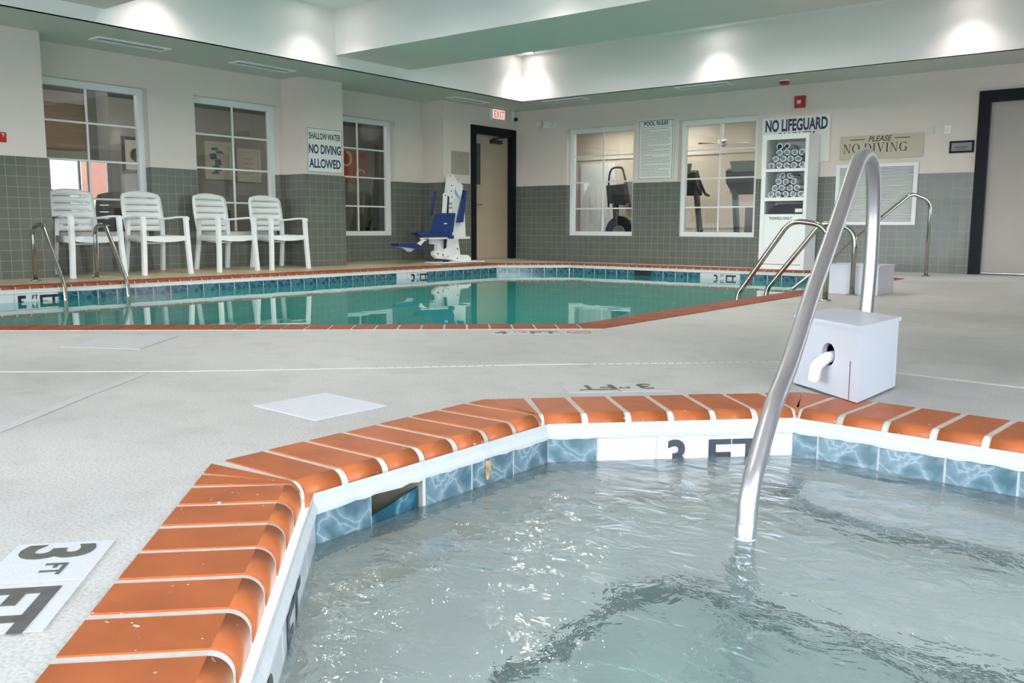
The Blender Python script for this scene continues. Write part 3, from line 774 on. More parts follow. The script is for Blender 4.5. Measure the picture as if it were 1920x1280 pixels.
vent(-6.14, -5.34, 11.60, 11.82, 'slot vent in the soffit above the right gym window')

# ------------------------------------------------------------------ windows with muntins
def window(n, axis, a0, a1, z0, z1, pl, out, label):
    """pl: plane of the wall face, out: +-1 direction away from the pool room"""
    t = structure('window_%d' % n, label, 'window', ((pl, (a0+a1)/2, z0) if axis == 'X' else ((a0+a1)/2, pl, z0)))
    off = Vector(t.location)
    def bx(mb, d0, d1, u0, u1, v0, v1):
        p0, p1 = sorted((pl+out*d0, pl+out*d1))
        mb.box(p0, p1, u0, u1, v0, v1) if axis == 'X' else mb.box(u0, u1, p0, p1, v0, v1)
    mb = MB(off); f = .075
    bx(mb, .105, .175, a0, a1, z1-f, z1); bx(mb, .105, .175, a0, a1, z0, z0+f*.9)
    bx(mb, .105, .175, a0, a0+f, z0+f*.9, z1-f); bx(mb, .105, .175, a1-f, a1, z0+f*.9, z1-f)
    g_ = f*.62
    mb.build('window_frame', M['white'], t)
    mb = MB(off); c = (a0+a1)/2
    bx(mb, .125, .14, c-.011, c+.011, z0+f, z1-f)
    for zz in (.885, 1.32, 1.745): bx(mb, .1265, .1385, a0+f, a1-f, zz-.011, zz+.011)
    mb.build('muntin_bars', M['white'], t)
    mb = MB(off); bx(mb, .146, .15, a0+f*.8, a1-f*.8, z0+f*.8, z1-f*.8); mb.build('pane', M['glass'], t)
    return t
window(1, 'X', *W1, XL, -1, 'white gridded window on the left, nearest the picture edge, mirroring daylight')
window(2, 'X', *W2, XL, -1, 'white gridded window behind the third and fourth chairs')
window(3, 'X', *W3, XL, -1, 'narrow looking gridded window beside the shallow water sign')
window(4, 'Y', *W4, YF, 1, 'gridded gym window nearest the room corner')
window(5, 'Y', *W5, YF, 1, 'gridded gym window with treadmills behind it')

# ------------------------------------------------------------------ doors
t = structure('door_1', 'beige exit door in a wide black frame at the far corner', 'door', (XP, 11.84, 0)); off = Vector(t.location)
mb = MB(off)
mb.box(XP-.12, XP+.022, 11.24, 11.365, .0, 2.245); mb.box(XP-.12, XP+.022, 12.315, 12.438, .0, 2.245); mb.box(XP-.12, XP+.022, 11.365, 12.315, 2.115, 2.245)
mb.build('door_frame', M['black_frame'], t, bevel=.006)
mb = MB(off); mb.box(XP-.115, XP-.07, 11.367, 12.313, .035, 2.113); lf_ = mb.build('door_leaf', M['door'], t)
mb = MB(); mb.box(-.012, .012, -.055, .055, -.34, .34); f_ = mb.build('glass_slot', M['darkgrey'], t); f_.location = Vector((XP-.06, 11.49, 1.62))-off; 
mb = MB(); mb.box(-.008, .02, -.075, -.055, -.36, .36); mb.box(-.008, .02, .055, .075, -.36, .36); mb.box(-.008, .02, -.055, .055, .34, .36); mb.box(-.008, .02, -.055, .055, -.36, -.34)
o = mb.build('slot_trim', M['door_grey'], t); o.location = Vector((XP-.06, 11.49, 1.62))-off
mb = MB(off); mb.box(XP-.068, XP-.01, 11.82, 12.10, 1.985, 2.045); mb.tube(fillet([(XP-.03, 11.86, 2.05), (XP-.01, 12.0, 2.085), (XP-.02, 12.16, 2.10)], .03), .012); mb.build('door_closer', M['black'], t)
mb = MB(off); mb.lathe([(.03, 0), (.03, .012), (.012, .014), (.012, .05)], (XP-.068, 11.45, .95), 'X'); mb.box(XP-.03, XP-.016, 11.44, 11.57, .94, .96); mb.build('lever_handle', M['steel_dull'], t)
t = structure('door_2', 'grey beige door in a black frame at the right edge', 'door', (-1.71, YF, 0)); off = Vector(t.location)
mb = MB(off)
mb.box(-2.35, -2.215, YF-.03, YF+.12, 0, 2.265); mb.box(-1.205, -1.07, YF-.03, YF+.12, 0, 2.265); mb.box(-2.215, -1.205, YF-.03, YF+.12, 2.125, 2.265)
mb.build('door_frame', M['black_frame'], t, bevel=.006)
mb = MB(off); mb.box(-2.212, -1.208, YF+.03, YF+.075, .02, 2.122); mb.build('door_leaf', M['door_grey'], t)
mb = MB(off); mb.box(-2.21, -1.21, YF-.02, YF+.11, .0, .016); mb.build('threshold', M['darkgrey'], t)

# ------------------------------------------------------------------ the rooms seen through the windows
GY = 16.0
mb = MB(); mb.box(-12.2, -2.4, GY, GY+.1, -.0, 2.75, 0); mb.box(-12.3, -12.2, YF+.13, GY+.1, 0, 2.75, 0); mb.box(-2.5, -2.4, YF+.14, GY, 0, 2.75, 0)
struct(mb.build('wall_gym', M['gymwall']), 'pale beige wall of the gym behind the far windows', 'wall')
mb = MB(); mb.box(-12.2, -2.5, GY-.03, GY, 1.98, 2.03); mb.box(-12.2, -2.5, GY-.03, GY, .0, .565); mb.box(-12.2, -2.5, GY-.045, GY, .565, .60)
struct(mb.build('trim_5', M['gymwhite']), 'cream picture rail and low panelling on the gym wall', 'wall trim')
mb = MB(); mb.box(-12.3, -2.4, YF+.13, GY+.1, 2.72, 2.8); struct(mb.build('ceiling_gym', M['gymwhite']), 'gym ceiling', 'ceiling')
mb = MB(); mb.box(-12.3, -2.4, YF+.2, GY+.1, -.1, -.002); struct(mb.build('floor_gym', M['carpet']), 'gym carpet floor', 'floor')
def panel_light(x0, x1, y0, y1, label, z=2.715):
    t = thing('fluorescent_light', label, 'ceiling light', ((x0+x1)/2, (y0+y1)/2, z), 0, 'gym ceiling light panels')
    off = Vector(t.location)
    mb = MB(off); mb.box(x0-.04, x1+.04, y0-.04, y1+.04, z-.02, z); mb.build('housing', M['white'], t)
    mb = MB(off); mb.box(x0, x1, y0, y1, z-.026, z-.021); mb.build('lens', M['gymlamp'], t)
panel_light(-8.55, -7.95, 15.0, 15.55, 'bright fluorescent ceiling panel seen through the right gym window', z=2.60)
panel_light(-9.95, -9.35, 14.9, 15.5, 'bright fluorescent ceiling panel seen through the left gym window', z=2.60)
panel_light(-5.2, -4.4, 13.6, 14.4, 'fluorescent ceiling panel over the gym treadmills', z=2.715)
panel_light(-7.4, -6.2, 13.2, 13.7, 'fluorescent ceiling panel just inside the gym', z=2.715)
# treadmills
def treadmill(x, y, rz, label, tall=False):
    t = thing('treadmill', label, 'treadmill', (x, y, 0), rz, 'treadmills in the gym')
    # local: running direction +Y, console at y=0 end
    mb = MB(); mb.box(-.38, .38, .05, 1.75, .10, .20); mb.box(-.30, .30, .2, 1.7, .195, .215); mb.build('running_deck', M['darkgrey'], t, bevel=.02)
    for s in (-1, 1):
        mb = MB(); mb.prism([(s*.36-.03, .42, .15), (s*.36-.03, .30, .15), (s*.33-.03, -.02, 1.18), (s*.33-.03, .10, 1.20)], (.06, 0, 0)); mb.build('upright', M['darkgrey'], t)
    mb = MB(); mb.prism([(-.40, .14, 1.10), (-.40, -.18, 1.28), (-.40, -.20, 1.46), (-.40, -.10, 1.50), (-.40, .16, 1.24)], (.80, 0, 0)); mb.build('console', M['black'], t, bevel=.02)
    mb = MB(); mb.prism([(-.29, -.20, 1.44), (-.33, -.24, 1.60), (.33, -.24, 1.60), (.29, -.20, 1.44)], (0, .05, .01)); mb.build('screen', M['midgrey'], t, bevel=.01)
    for s in (-1, 1):
        mb = MB(); mb.tube(smooth_path([(s*.38, .02, 1.36), (s*.42, .10, 1.22), (s*.43, .22, 1.13), (s*.43, .40, 1.11)]), .022); mb.build('handrail', M['black'], t)
    return t
treadmill(-5.62, 13.35, math.radians(4), 'black treadmill with a silver topped console behind the right gym window')
treadmill(-6.98, 13.35, math.radians(8), 'black treadmill at the left side of the right gym window')
# exercise bike behind the treadmills
t = thing('exercise_bike', 'dark exercise bike with a spoked wheel beyond the left treadmill', 'exercise bike', (-8.05, 15.1, 0)); off = Vector((0, 0, 0))
mb = MB(); 
prev = None
for rr, h in ((.26, -.03), (.26, .03), (.22, .03), (.22, -.03), (.26, -.03)):
    ring_ = [mb.v((h, rr*math.cos(2*PI*k/24), .55+rr*math.sin(2*PI*k/24))) for k in range(24)]
    if prev:
        for k in range(24): mb.face([prev[k], prev[(k+1) % 24], ring_[(k+1) % 24], ring_[k]])
    prev = ring_
for k in range(6):
    a = PI*k/6; mb.tube([(0, .22*math.cos(a), .55+.22*math.sin(a)), (0, -.22*math.cos(a), .55-.22*math.sin(a))], .01, seg=6)
mb.build('flywheel', M['black'], t)
mb = MB(); mb.tube([(0, -.45, .28), (0, .5, .28)], .035); mb.tube([(0, 0, .55), (0, .3, 1.0)], .03); mb.tube([(0, -.3, .3), (0, -.38, 1.05)], .03); mb.tube([(0, -.33, .6), (0, .12, .62)], .03)
mb.box(-.2, .2, -.47, -.43, .0, .3); mb.box(-.2, .2, .47, .51, 0, .3); mb.build('frame', M['black'], t)
mb = MB(); mb.prism([(-.1, .2, .98), (.1, .2, .98), (.06, .48, 1.0), (-.06, .48, 1.0)], (0, 0, .06)); mb.build('saddle', M['darkgrey'], t, bevel=.01)
mb = MB(); mb.tube([(-.22, -.42, 1.12), (0, -.38, 1.08), (.22, -.42, 1.12)], .02); mb.box(-.1, .1, -.42, -.36, 1.1, 1.26); mb.build('handlebar', M['midgrey'], t)
# elliptical seen in the left gym window
t = thing('elliptical_trainer', 'black elliptical trainer at the right side of the left gym window', 'exercise machine', (-8.62, 14.25, 0))
mb = MB(); mb.prism([(-.18, -.1, 1.02), (-.2, -.14, 1.34), (.16, -.14, 1.36), (.2, -.1, 1.05), (.1, -.1, .98)], (0, .14, 0)); mb.build('console', M['darkgrey'], t, bevel=.02)
mb = MB(); mb.tube([(0, 0, .2), (-.05, -.03, 1.0)], .06); mb.tube(smooth_path([(-.22, 0, .95), (-.2, -.05, 1.3), (-.12, -.1, 1.62), (.08, -.1, 1.66), (.12, -.05, 1.6)]), .018); mb.tube(smooth_path([(.24, 0, .95), (.2, -.05, 1.3), (.14, -.1, 1.6)]), .018)
mb.build('arms', M['darkgrey'], t)
mb = MB(); mb.lathe([(.30, -.06), (.32, 0), (.30, .06)], (.05, 0, .48), 'Y'); mb.build('flywheel_cover', M['black'], t)
mb = MB(); mb.lathe([(.13, -.075), (.13, .075)], (.05, 0, .48), 'Y'); mb.build('hub_cap', M['midgrey'], t)
mb = MB(); mb.box(-.3, .3, -.5, -.4, 0, .1); mb.box(-.3, .3, .7, .8, 0, .1); mb.box(-.06, .06, -.45, .75, .04, .2); mb.build('base', M['black'], t)
# weight bench box, bin and wall fan
t = thing('wall_fan', 'white ceiling fan seen through the right gym window', 'fan', (-6.75, 14.6, 2.715))
mb = MB(); mb.tube([(0, 0, 0), (0, 0, -.62)], .016); mb.lathe([(.03, 0), (.05, -.03), (.03, -.05)], (0, 0, 0)); mb.build('downrod', M['gymwhite'], t)
mb = MB(); mb.lathe([(.04, 0), (.09, -.03), (.10, -.09), (.06, -.13), (.01, -.14)], (0, 0, -.6)); mb.build('motor', M['gymwhite'], t)
for k in range(4):
    a = PI/2*k+.5; d = Vector((math.cos(a), math.sin(a), 0)); n_ = Vector((-d.y, d.x, 0))
    mb = MB(); mb.prism([d*.1+n_*.03+EZ*-.68, d*.1-n_*.03+EZ*-.68, d*.42-n_*.05+EZ*-.69, d*.42+n_*.05+EZ*-.67], (0, 0, .008)); mb.build('blade', M['gymwhite'], t)
mb = MB((-6.35, 15.6, 0)); mb.box(-6.6, -6.1, 15.3, 15.7, 0, .95); tag(mb.build('step_bench', M['darkgrey'], bevel=.03), 'dark equipment block low behind the right treadmill', 'gym equipment')
mb = MB((-8.6, 15.8, 0)); mb.box(-10.6, -9.75, GY-.06, GY-.001, .05, 1.9); tag(mb.build('wall_mirror', M['white']), 'white panel on the gym wall seen through the left gym window', 'wall panel')
mb = MB((-9.3, GY, 1.2)); mb.box(-9.5, -9.25, GY-.12, GY-.001, 1.0, 1.5); tag(mb.build('paper_dispenser', M['midgrey'], bevel=.02), 'grey dispenser box on the gym wall in the left gym window', 'dispenser')

# ---- lobby behind the left windows
LX = -14.0
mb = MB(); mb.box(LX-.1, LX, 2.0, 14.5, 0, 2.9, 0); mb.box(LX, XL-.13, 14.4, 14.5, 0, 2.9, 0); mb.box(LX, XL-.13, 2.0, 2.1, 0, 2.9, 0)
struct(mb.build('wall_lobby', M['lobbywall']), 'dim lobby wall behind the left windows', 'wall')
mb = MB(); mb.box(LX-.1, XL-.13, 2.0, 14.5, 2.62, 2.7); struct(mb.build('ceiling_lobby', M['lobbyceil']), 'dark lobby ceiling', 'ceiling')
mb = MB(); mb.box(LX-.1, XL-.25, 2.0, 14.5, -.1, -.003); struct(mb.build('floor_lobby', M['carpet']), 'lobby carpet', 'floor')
def framed(x, y0, y1, z0, z1, label, m_frame, art, wd=.05):
    t = thing('framed_picture', label, 'picture', (x, (y0+y1)/2, (z0+z1)/2)); off = Vector(t.location)
    mb = MB(off); mb.box(x, x+.03, y0, y1, z0, z0+wd); mb.box(x, x+.03, y0, y1, z1-wd, z1); mb.box(x, x+.03, y0, y0+wd, z0+wd, z1-wd); mb.box(x, x+.03, y1-wd, y1, z0+wd, z1-wd)
    mb.build('frame', m_frame, t)
    mb = MB(off); mb.box(x, x+.012, y0+wd, y1-wd, z0+wd, z1-wd); mb.build('mount', M['paper'], t)
    cy, cz = (y0+y1)/2, (z0+z1)/2; mb = MB(off)
    if art == 'ring':
        mb.lathe([(.11, 0), (.11, .004), (.095, .004), (.095, 0)], (x+.012, cy, cz), 'X', seg=28); mb.lathe([(.045, 0), (.045, .004)], (x+.012, cy+.0, cz), 'X'); 
        mb.build('emblem', M['brown'], t)
    elif art == 'block':
        rnd = random.Random(3)
        for k in range(9):
            a = cy-.11+rnd.uniform(0, .16); b = cz-.24+k*.052; mb.prism([(x+.012, a-.05, b), (x+.012, a+.09, b+.01), (x+.012, a+.05, b+.06), (x+.012, a-.07, b+.04)], (.003, 0, 0))
        mb.build('print', M['artblue'], t)
    else:
        for k in range(4): mb.box(x+.012, x+.014, cy-.13+.02*(k % 2), cy+.12, cz-.15+k*.09, cz-.14+k*.09)
        mb.build('print', M['midgrey'], t)
    return t
framed(-14+.001, 7.60, 8.10, 1.44, 2.02, 'black framed picture with a ring emblem at the right of the first window', M['black'], 'ring')
framed(-14+.001, 9.12, 9.66, 1.40, 2.06, 'tall framed abstract print in blue grey behind the second window', M['paper'], 'block')
framed(-14+.001, 9.78, 10.28, 1.38, 1.98, 'smaller pale framed print beside the blue grey one', M['paper'], 'lines')
mb = MB((-13, 6.0, 1.75)); mb.box(-13.2, -12.9, 5.2, 6.52, 1.66, 2.30); tag(mb.build('wood_panel', M['wood']), 'honey coloured wooden bulkhead hanging in the lobby behind the first window', 'wooden panel')
mb = MB((-12.7, 6.6, 0)); mb.box(-12.85, -12.6, 6.5, 6.68, 0, 2.62); tag(mb.build('column', M['midgrey']), 'grey column beside the wooden bulkhead in the lobby', 'column')
mb = MB((-12.0, 12.6, 0)); mb.box(-12.5, -12.2, 12.1, 12.4, 0, 2.62); tag(mb.build('column', M['midgrey']), 'grey column in the lobby behind the third window', 'column')
t = thing('wall_hanging', 'orange wall hanging with cream swirls in the lobby behind the third window', 'wall art', (-13.98, 12.7, 1.8)); off = Vector(t.location)
mb = MB(off); mb.prism([(-13.99, 11.9, 1.55), (-13.99, 12.6, 1.45), (-13.99, 12.95, 1.7), (-13.99, 12.9, 2.1), (-13.99, 11.9, 2.15)], (.03, 0, 0)); mb.build('panel', M['orange'], t)
mb = MB(off)
for c, r0, a0, a1 in (((12.35, 1.95), .14, -2.6, 1.4), ((12.75, 1.62), .12, .4, 3.6)):
    mb.tube([(-13.95, c[0]+r0*math.cos(a0+(a1-a0)*k/10), c[1]+r0*math.sin(a0+(a1-a0)*k/10)) for k in range(11)], .025, seg=8)
mb.build('swirls', M['cream'], t)
# potted plant
t = thing('potted_plant', 'dark potted palm low in the lobby behind the third window', 'plant', (-11.6, 10.75, 0))
mb = MB(); mb.lathe([(.15, 0), (.2, .35), (.19, .36), (.16, .34)], (0, 0, 0)); mb.build('pot', M['brown'], t)
mb = MB(); rnd = random.Random(4)
for k in range(22):
    a = rnd.uniform(0, 2*PI); el_ = rnd.uniform(.5, 1.3); L = rnd.uniform(.35, .65); d = Vector((math.cos(a)*math.cos(el_), math.sin(a)*math.cos(el_), math.sin(el_)))
    n_ = Vector((-math.sin(a), math.cos(a), 0))*.03; b0 = Vector((0, 0, .34)); mid = b0+d*L*.6; tip = b0+d*L+Vector((math.cos(a), math.sin(a), -1))*.12
    mb.poly([b0, mid-n_, tip, mid+n_])
mb.build('leaves', M['leaf'], t, normals=False)
# reception desk strip & chairs glimpsed below
mb = MB((-13.2, 8, 0)); mb.box(-13.6, -12.9, 7.0, 9.2, 0, .42); mb.box(-13.6, -13.4, 7.0, 9.2, .42, .85); tag(mb.build('lobby_sofa', M['brown'], bevel=.05), 'brown sofa against the lobby wall behind the second window', 'sofa')
mb = MB((-12.0, 12.9, 0)); 
t = thing('bookshelf', 'tall dark shelf with red and cream boxes in the lobby behind the third window', 'shelf', (-13.3, 13.9, 0)); off = Vector(t.location)
mb = MB(off); mb.box(-13.5, -13.45, 13.2, 14.35, 0, 2.2); 
for zz in (.02, .45, .85, 1.25, 1.65, 2.1): mb.box(-13.5, -13.15, 13.2, 14.35, zz, zz+.03)
mb.build('carcass', M['brown'], t)
mb = MB(off); rnd = random.Random(6)
for zz in (.48, .88, 1.28, 1.68):
    y = 13.25
    while y < 14.2:
        w_ = rnd.uniform(.05, .14); mb.box(-13.44, -13.2, y, y+w_*.9, zz, zz+rnd.uniform(.2, .32), rnd.choice((0, 1))); y += w_+.01
mb.build('boxes', [M['red'], M['cream']], t)
def lobby_lamp(x, y, label, e_):
    t = thing('ceiling_light', label, 'ceiling light', (x, y, 2.62), 0, 'lobby ceiling lights')
    mb = MB(); mb.lathe([(.16, 0), (.17, -.02), (.13, -.06), (.02, -.075)], (0, 0, 0)); mb.build('bowl', mat('lobby_bowl_glow', (255, 244, 226), .5, emit=e_*.35), t)
    l_ = bpy.data.lights.new('bowl_light', 'POINT'); l_.energy = e_*.24; l_.shadow_soft_size = .18; l_.color = (1, .93, .82); lo = bpy.data.objects.new('bowl_light', l_); COL.objects.link(lo); lo.parent = t; lo.location = (0, 0, -.3)
lobby_lamp(-12.2, 7.55, 'round glowing ceiling light at the top left of the second window', 60)
lobby_lamp(-12.2, 11.4, 'round glowing ceiling light at the top of the third window', 30)
lobby_lamp(-12.6, 4.2, 'round lobby ceiling light left of the first window', 45)

# ------------------------------------------------------------------ things on the walls
def plaque(name, label, cat, axis, p, a0, a1, z0, z1, m_, th=.006, border=None, bw=.006, bi=.012):
    if axis == 'X': loc = (p, (a0+a1)/2, (z0+z1)/2)
    else: loc = ((a0+a1)/2, p, (z0+z1)/2)
    t = thing(name, label, cat, loc); off = Vector(loc); mb = MB(off)
    def bx(mb, d0, d1, u0, u1, v0, v1):
        if axis == 'X': mb.box(p+d0, p+d1, u0, u1, v0, v1)
        else: mb.box(u0, u1, p-d1, p-d0, v0, v1)
    bx(mb, 0.001, th, a0, a1, z0, z1); mb.build('board', m_, t)
    if border:
        mb = MB(off); i = bi
        bx(mb, th, th+.001, a0+i, a1-i, z0+i, z0+i+bw); bx(mb, th, th+.001, a0+i, a1-i, z1-i-bw, z1-i)
        bx(mb, th, th+.001, a0+i, a0+i+bw, z0+i, z1-i); bx(mb, th, th+.001, a1-i-bw, a1-i, z0+i, z1-i)
        mb.build('border', border, t)
    return t
XS = XP+.0085
t = plaque('sign', 'white sign reading shallow water no diving allowed on the pilaster', 'sign', 'X', XS, 7.84, 8.47, 1.30, 1.91, M['signwhite'], border=M['signblack'])
text('lettering', 'SHALLOW WATER', .118, (XS+.0065, 8.155, 1.755), EY, EZ, M['signblack'], t, xs=.56, bold=.002, align='CENTER')
text('lettering', 'NO DIVING', .165, (XS+.0065, 8.155, 1.565), EY, EZ, M['signblue'], t, xs=.66, bold=.005, align='CENTER')
text('lettering', 'ALLOWED', .165, (XS+.0065, 8.155, 1.375), EY, EZ, M['signblue'], t, xs=.70, bold=.005, align='CENTER')
YS_ = YF-.0085
t = plaque('sign', 'white pool rules notice between the two gym windows', 'sign', 'Y', YS_, -7.19, -6.56, 1.31, 2.25, M['signwhite'], border=M['signblack'], bi=.02)
text('lettering', 'POOL RULES', .085, (-6.875, YS_-.0065, 2.155), EX, EZ, M['signblack'], t, xs=.88, bold=.002, align='CENTER')
off = Vector(t.location); mb = MB(off); rnd = random.Random(2); mb.box(-7.16, -6.59, YS_-.0071, YS_-.006, 2.125, 2.131)
z_ = 2.10
while z_ > 1.37:
    x = -7.13
    while x < -6.64:
        w_ = rnd.uniform(.015, .05); mb.box(x, min(x+w_, -6.62), YS_-.0071, YS_-.006, z_-.007, z_); x += w_+.009
        if rnd.random() < .03: break
    z_ -= .0245
mb.build('fine_print', M['midgrey'], t)
t = plaque('sign', 'white sign reading no lifeguard on duty above the towel cabinet', 'sign', 'Y', YS_, -5.15, -4.175, 1.49, 2.13, M['signwhite'])
text('lettering', 'NO LIFEGUARD', .222, (-4.66, YS_-.0065, 1.94), EX, EZ, M['signblue'], t, xs=.57, bold=.008, align='CENTER')
text('lettering', 'ON DUTY', .14, (-4.66, YS_-.0065, 1.812), EX, EZ, M['signblack'], t, xs=.85, bold=.005, align='CENTER')
t = plaque('sign', 'tan sign reading please no diving above the louvred panel', 'sign', 'Y', YS_, -4.03, -2.97, 1.50, 1.81, M['signtan'])
text('lettering', 'PLEASE', .10, (-3.52, YS_-.0065, 1.725), EX, EZ, M['signblack'], t, xs=.92, bold=.001, align='CENTER', shear=.25)
def serif(word, x0, z0, h, y, parent):
    mb = MB(Vector(parent.location)); x = x0
    def P(pts):
        mb.prism([(x+a*h, y, z0+b*h) for a, b in pts], (0, -.0008, 0))
    def bar(a0, a1, b0, b1): P([(a0, b0), (a1, b0), (a1, b1), (a0, b1)])
    def arc(cx, cy, rx, ry, a0, a1, tx, ty, n=18):
        pr = None
        for k in range(n+1):
            a = a0+(a1-a0)*k/n; c_, s_ = math.cos(a), math.sin(a)
            cur = ((cx+rx*c_, cy+ry*s_), (cx+(rx-tx)*c_, cy+(ry-ty)*s_))
            if pr: P([pr[0], cur[0], cur[1], pr[1]])
            pr = cur
    for ch_ in word:
        if ch_ == 'N':
            bar(.10, .15, 0, 1); bar(.68, .73, 0, 1); P([(.08, 1), (.22, 1), (.73, .0), (.64, .0)]); bar(0, .25, 0, .045); bar(0, .14, .955, 1); bar(.58, .84, .955, 1); x += .98*h
        elif ch_ == 'O': arc(.42, .5, .42, .52, 0, 2*PI, .14, .05, 30); x += .98*h
        elif ch_ == 'D': bar(.09, .23, 0, 1); bar(0, .36, 0, .045); bar(0, .36, .955, 1); arc(.34, .5, .44, .5, -PI/2, PI/2, .14, .045); x += .92*h
        elif ch_ == 'I': bar(.09, .23, 0, 1); bar(0, .32, 0, .045); bar(0, .32, .955, 1); x += .46*h
        elif ch_ == 'V': P([(.06, 1), (.21, 1), (.47, .1), (.40, 0)]); P([(.68, 1), (.74, 1), (.45, 0), (.40, 0)]); bar(0, .28, .955, 1); bar(.58, .84, .955, 1); x += .96*h
        elif ch_ == 'G': arc(.42, .5, .42, .52, .75, 2*PI-.55, .14, .05, 26); bar(.64, .77, .06, .42); bar(.54, .86, .40, .445); bar(.70, .74, .72, .98); x += .98*h
        else: x += .34*h
    mb.build('lettering', M['signblack'], parent)
serif('NO DIVING', -3.985, 1.583, .1185, YS_-.0062, t)
mb = MB(Vector(t.location)); mb.box(-3.90, -3.71, YS_-.0071, YS_-.006, 1.752, 1.762); mb.box(-3.33, -3.14, YS_-.0071, YS_-.006, 1.752, 1.762); mb.build('rules', M['signblack'], t)
t = plaque('door_sign', 'small dark framed room sign beside the right door', 'sign', 'Y', YF, -2.66, -2.375, 1.525, 1.675, M['black_frame'], th=.012)
mb = MB(Vector(t.location)); mb.box(-2.635, -2.40, YF-.0145, YF-.012, 1.55, 1.65); mb.build('face', M['midgrey'], t)
mb = MB(Vector(t.location)); mb.box(-2.60, -2.44, YF-.0155, YF-.0145, 1.59, 1.603); mb.box(-2.58, -2.46, YF-.0155, YF-.0145, 1.567, 1.576); mb.build('fine_print', M['darkgrey'], t)
plaque('wall_plate', 'blank cream wall plate left of its smaller neighbour near the right door', 'wall plate', 'Y', YF, -2.95, -2.85, 1.78, 1.88, mat('cream_plate', (208, 204, 192), .4), th=.012)
t = plaque('wall_switch', 'small white wall switch right of the cream plate near the right door', 'switch', 'Y', YF, -2.73, -2.65, 1.77, 1.875, M['white'], th=.02)
mb = MB(Vector(t.location)); mb.box(-2.705, -2.675, YF-.026, YF-.02, 1.80, 1.845); mb.build('toggle', M['signwhite'], t)
t = plaque('notice_plaque', 'clear grey plaque with faint lines left of the far exit door', 'plaque', 'X', XP, 10.76, 11.20, 1.42, 1.79, mat('grey_plaque', (160, 152, 140), .25), th=.008)
mb = MB(Vector(t.location))
for k in range(7): mb.box(XP+.008, XP+.009, 10.84, 11.12-.03*(k % 3), 1.48+k*.028, 1.484+k*.028)
mb.box(XP+.008, XP+.009, 10.95, 11.0, 1.70, 1.75); mb.build('fine_print', M['midgrey'], t)
t = thing('fire_blanket_sign', 'red sign ending in the letter Y at the left picture edge', 'sign', (XP, 3.82, 1.46)); off = Vector(t.location)
mb = MB(off); mb.box(XP+.001, XP+.006, 3.62, 4.03, 1.41, 1.51); mb.build('board', M['red'], t)
text('lettering', 'Y', .05, (XP+.0065, 3.985, 1.465), EY, EZ, M['signwhite'], t, bold=.001)
# exit sign
t = thing('exit_sign', 'lit exit sign above the far door', 'exit sign', (XP, 11.92, 2.47)); off = Vector(t.location)
mb = MB(off); mb.box(XP+.001, XP+.05, 11.74, 12.09, 2.375, 2.553); mb.build('housing', M['white'], t, bevel=.006)
mb = MB(off); mb.box(XP+.05, XP+.053, 11.755, 12.075, 2.39, 2.54); mb.build('face', M['exitface'], t)
text('lettering', 'EXIT', .165, (XP+.0535, 11.92, 2.408), EY, EZ, M['exitred'], t, xs=.74, bold=.001, align='CENTER', spacing=1.12)
# camera dome in the corner
t = thing('security_camera', 'small security camera with a black lens in the far corner', 'camera', (XP+.03, 12.36, 2.42)); 
mb = MB(); mb.box(-.03, .0, -.03, .03, -.02, .14); mb.tube([(0, 0, .05), (.05, -.02, .03)], .018); mb.build('bracket', M['white'], t)
mb = MB(); mb.lathe([(.01, -.035), (.032, -.02), (.035, 0), (.02, .03)], (.06, -.02, .0)); mb.build('lens', M['black'], t)
# emergency light
t = thing('emergency_light', 'white twin head emergency light high on the far wall near the corner', 'emergency light', (-8.93, YF, 2.29)); off = Vector((0, 0, 0))
mb = MB(); mb.box(-.09, .16, -.06, -.001, -.055, .06); mb.build('housing', M['white'], t, bevel=.01)
mb = MB(); mb.lathe([(.02, 0), (.05, -.03), (.056, -.09), (.045, -.1)], (-.145, -.03, .02), 'Y'); mb.build('lamp_head', M['lensclear'], t)
mb = MB(); mb.lathe([(.02, 0), (.042, -.03), (.046, -.08), (.038, -.09)], (.11, -.05, -.005), 'Y'); mb.build('lamp_head', M['lensclear'], t)
# fire alarm and smoke detector
t = thing('fire_alarm', 'red fire alarm strobe on the wall above the lifeguard sign', 'fire alarm', (-4.61, YF, 2.32))
mb = MB(); mb.box(-.07, .07, -.055, -.001, -.08, .08); mb.build('housing', M['red'], t, bevel=.012)
mb = MB(); mb.box(-.03, .025, -.07, -.054, -.028, .022); mb.build('strobe_lens', M['lensclear'], t, bevel=.006)
t = thing('smoke_detector', 'round red detector under the soffit above the fire alarm', 'smoke detector', (-4.66, 11.95, ZS))
mb = MB(); mb.lathe([(.075, -.001), (.075, -.02), (.06, -.022)], (0, 0, 0)); mb.build('base', M['white'], t)
mb = MB(); mb.lathe([(.07, -.02), (.068, -.05), (.05, -.062), (.01, -.064)], (0, 0, 0)); mb.build('dome', M['red'], t)
# louvred panel
t = thing('louvred_vent', 'large white louvred vent panel under the tan sign', 'vent', (-3.535, YF-.008, 1.03)); off = Vector(t.location); yv = YF-.0085
mb = MB(off)
for b in ((-4.06, -3.01, .62, .665), (-4.06, -3.01, 1.385, 1.43), (-4.06, -4.01, .665, 1.385), (-3.06, -3.01, .665, 1.385)): mb.box(b[0], b[1], yv-.03, yv, b[2], b[3])
mb.build('frame', M['white'], t, bevel=.004)
mb = MB(off); mb.box(-4.01, -3.06, yv-.004, yv-.001, .665, 1.385); mb.build('backing', M['midgrey'], t)
mb = MB(off)
for k in range(36):
    z0 = .672+k*.0198; mb.prism([(-4.01, yv-.006, z0+.012), (-4.01, yv-.022, z0), (-4.01, yv-.022, z0+.004), (-4.01, yv-.006, z0+.016)], (.95, 0, 0))
mb.build('louvres', M['white'], t)

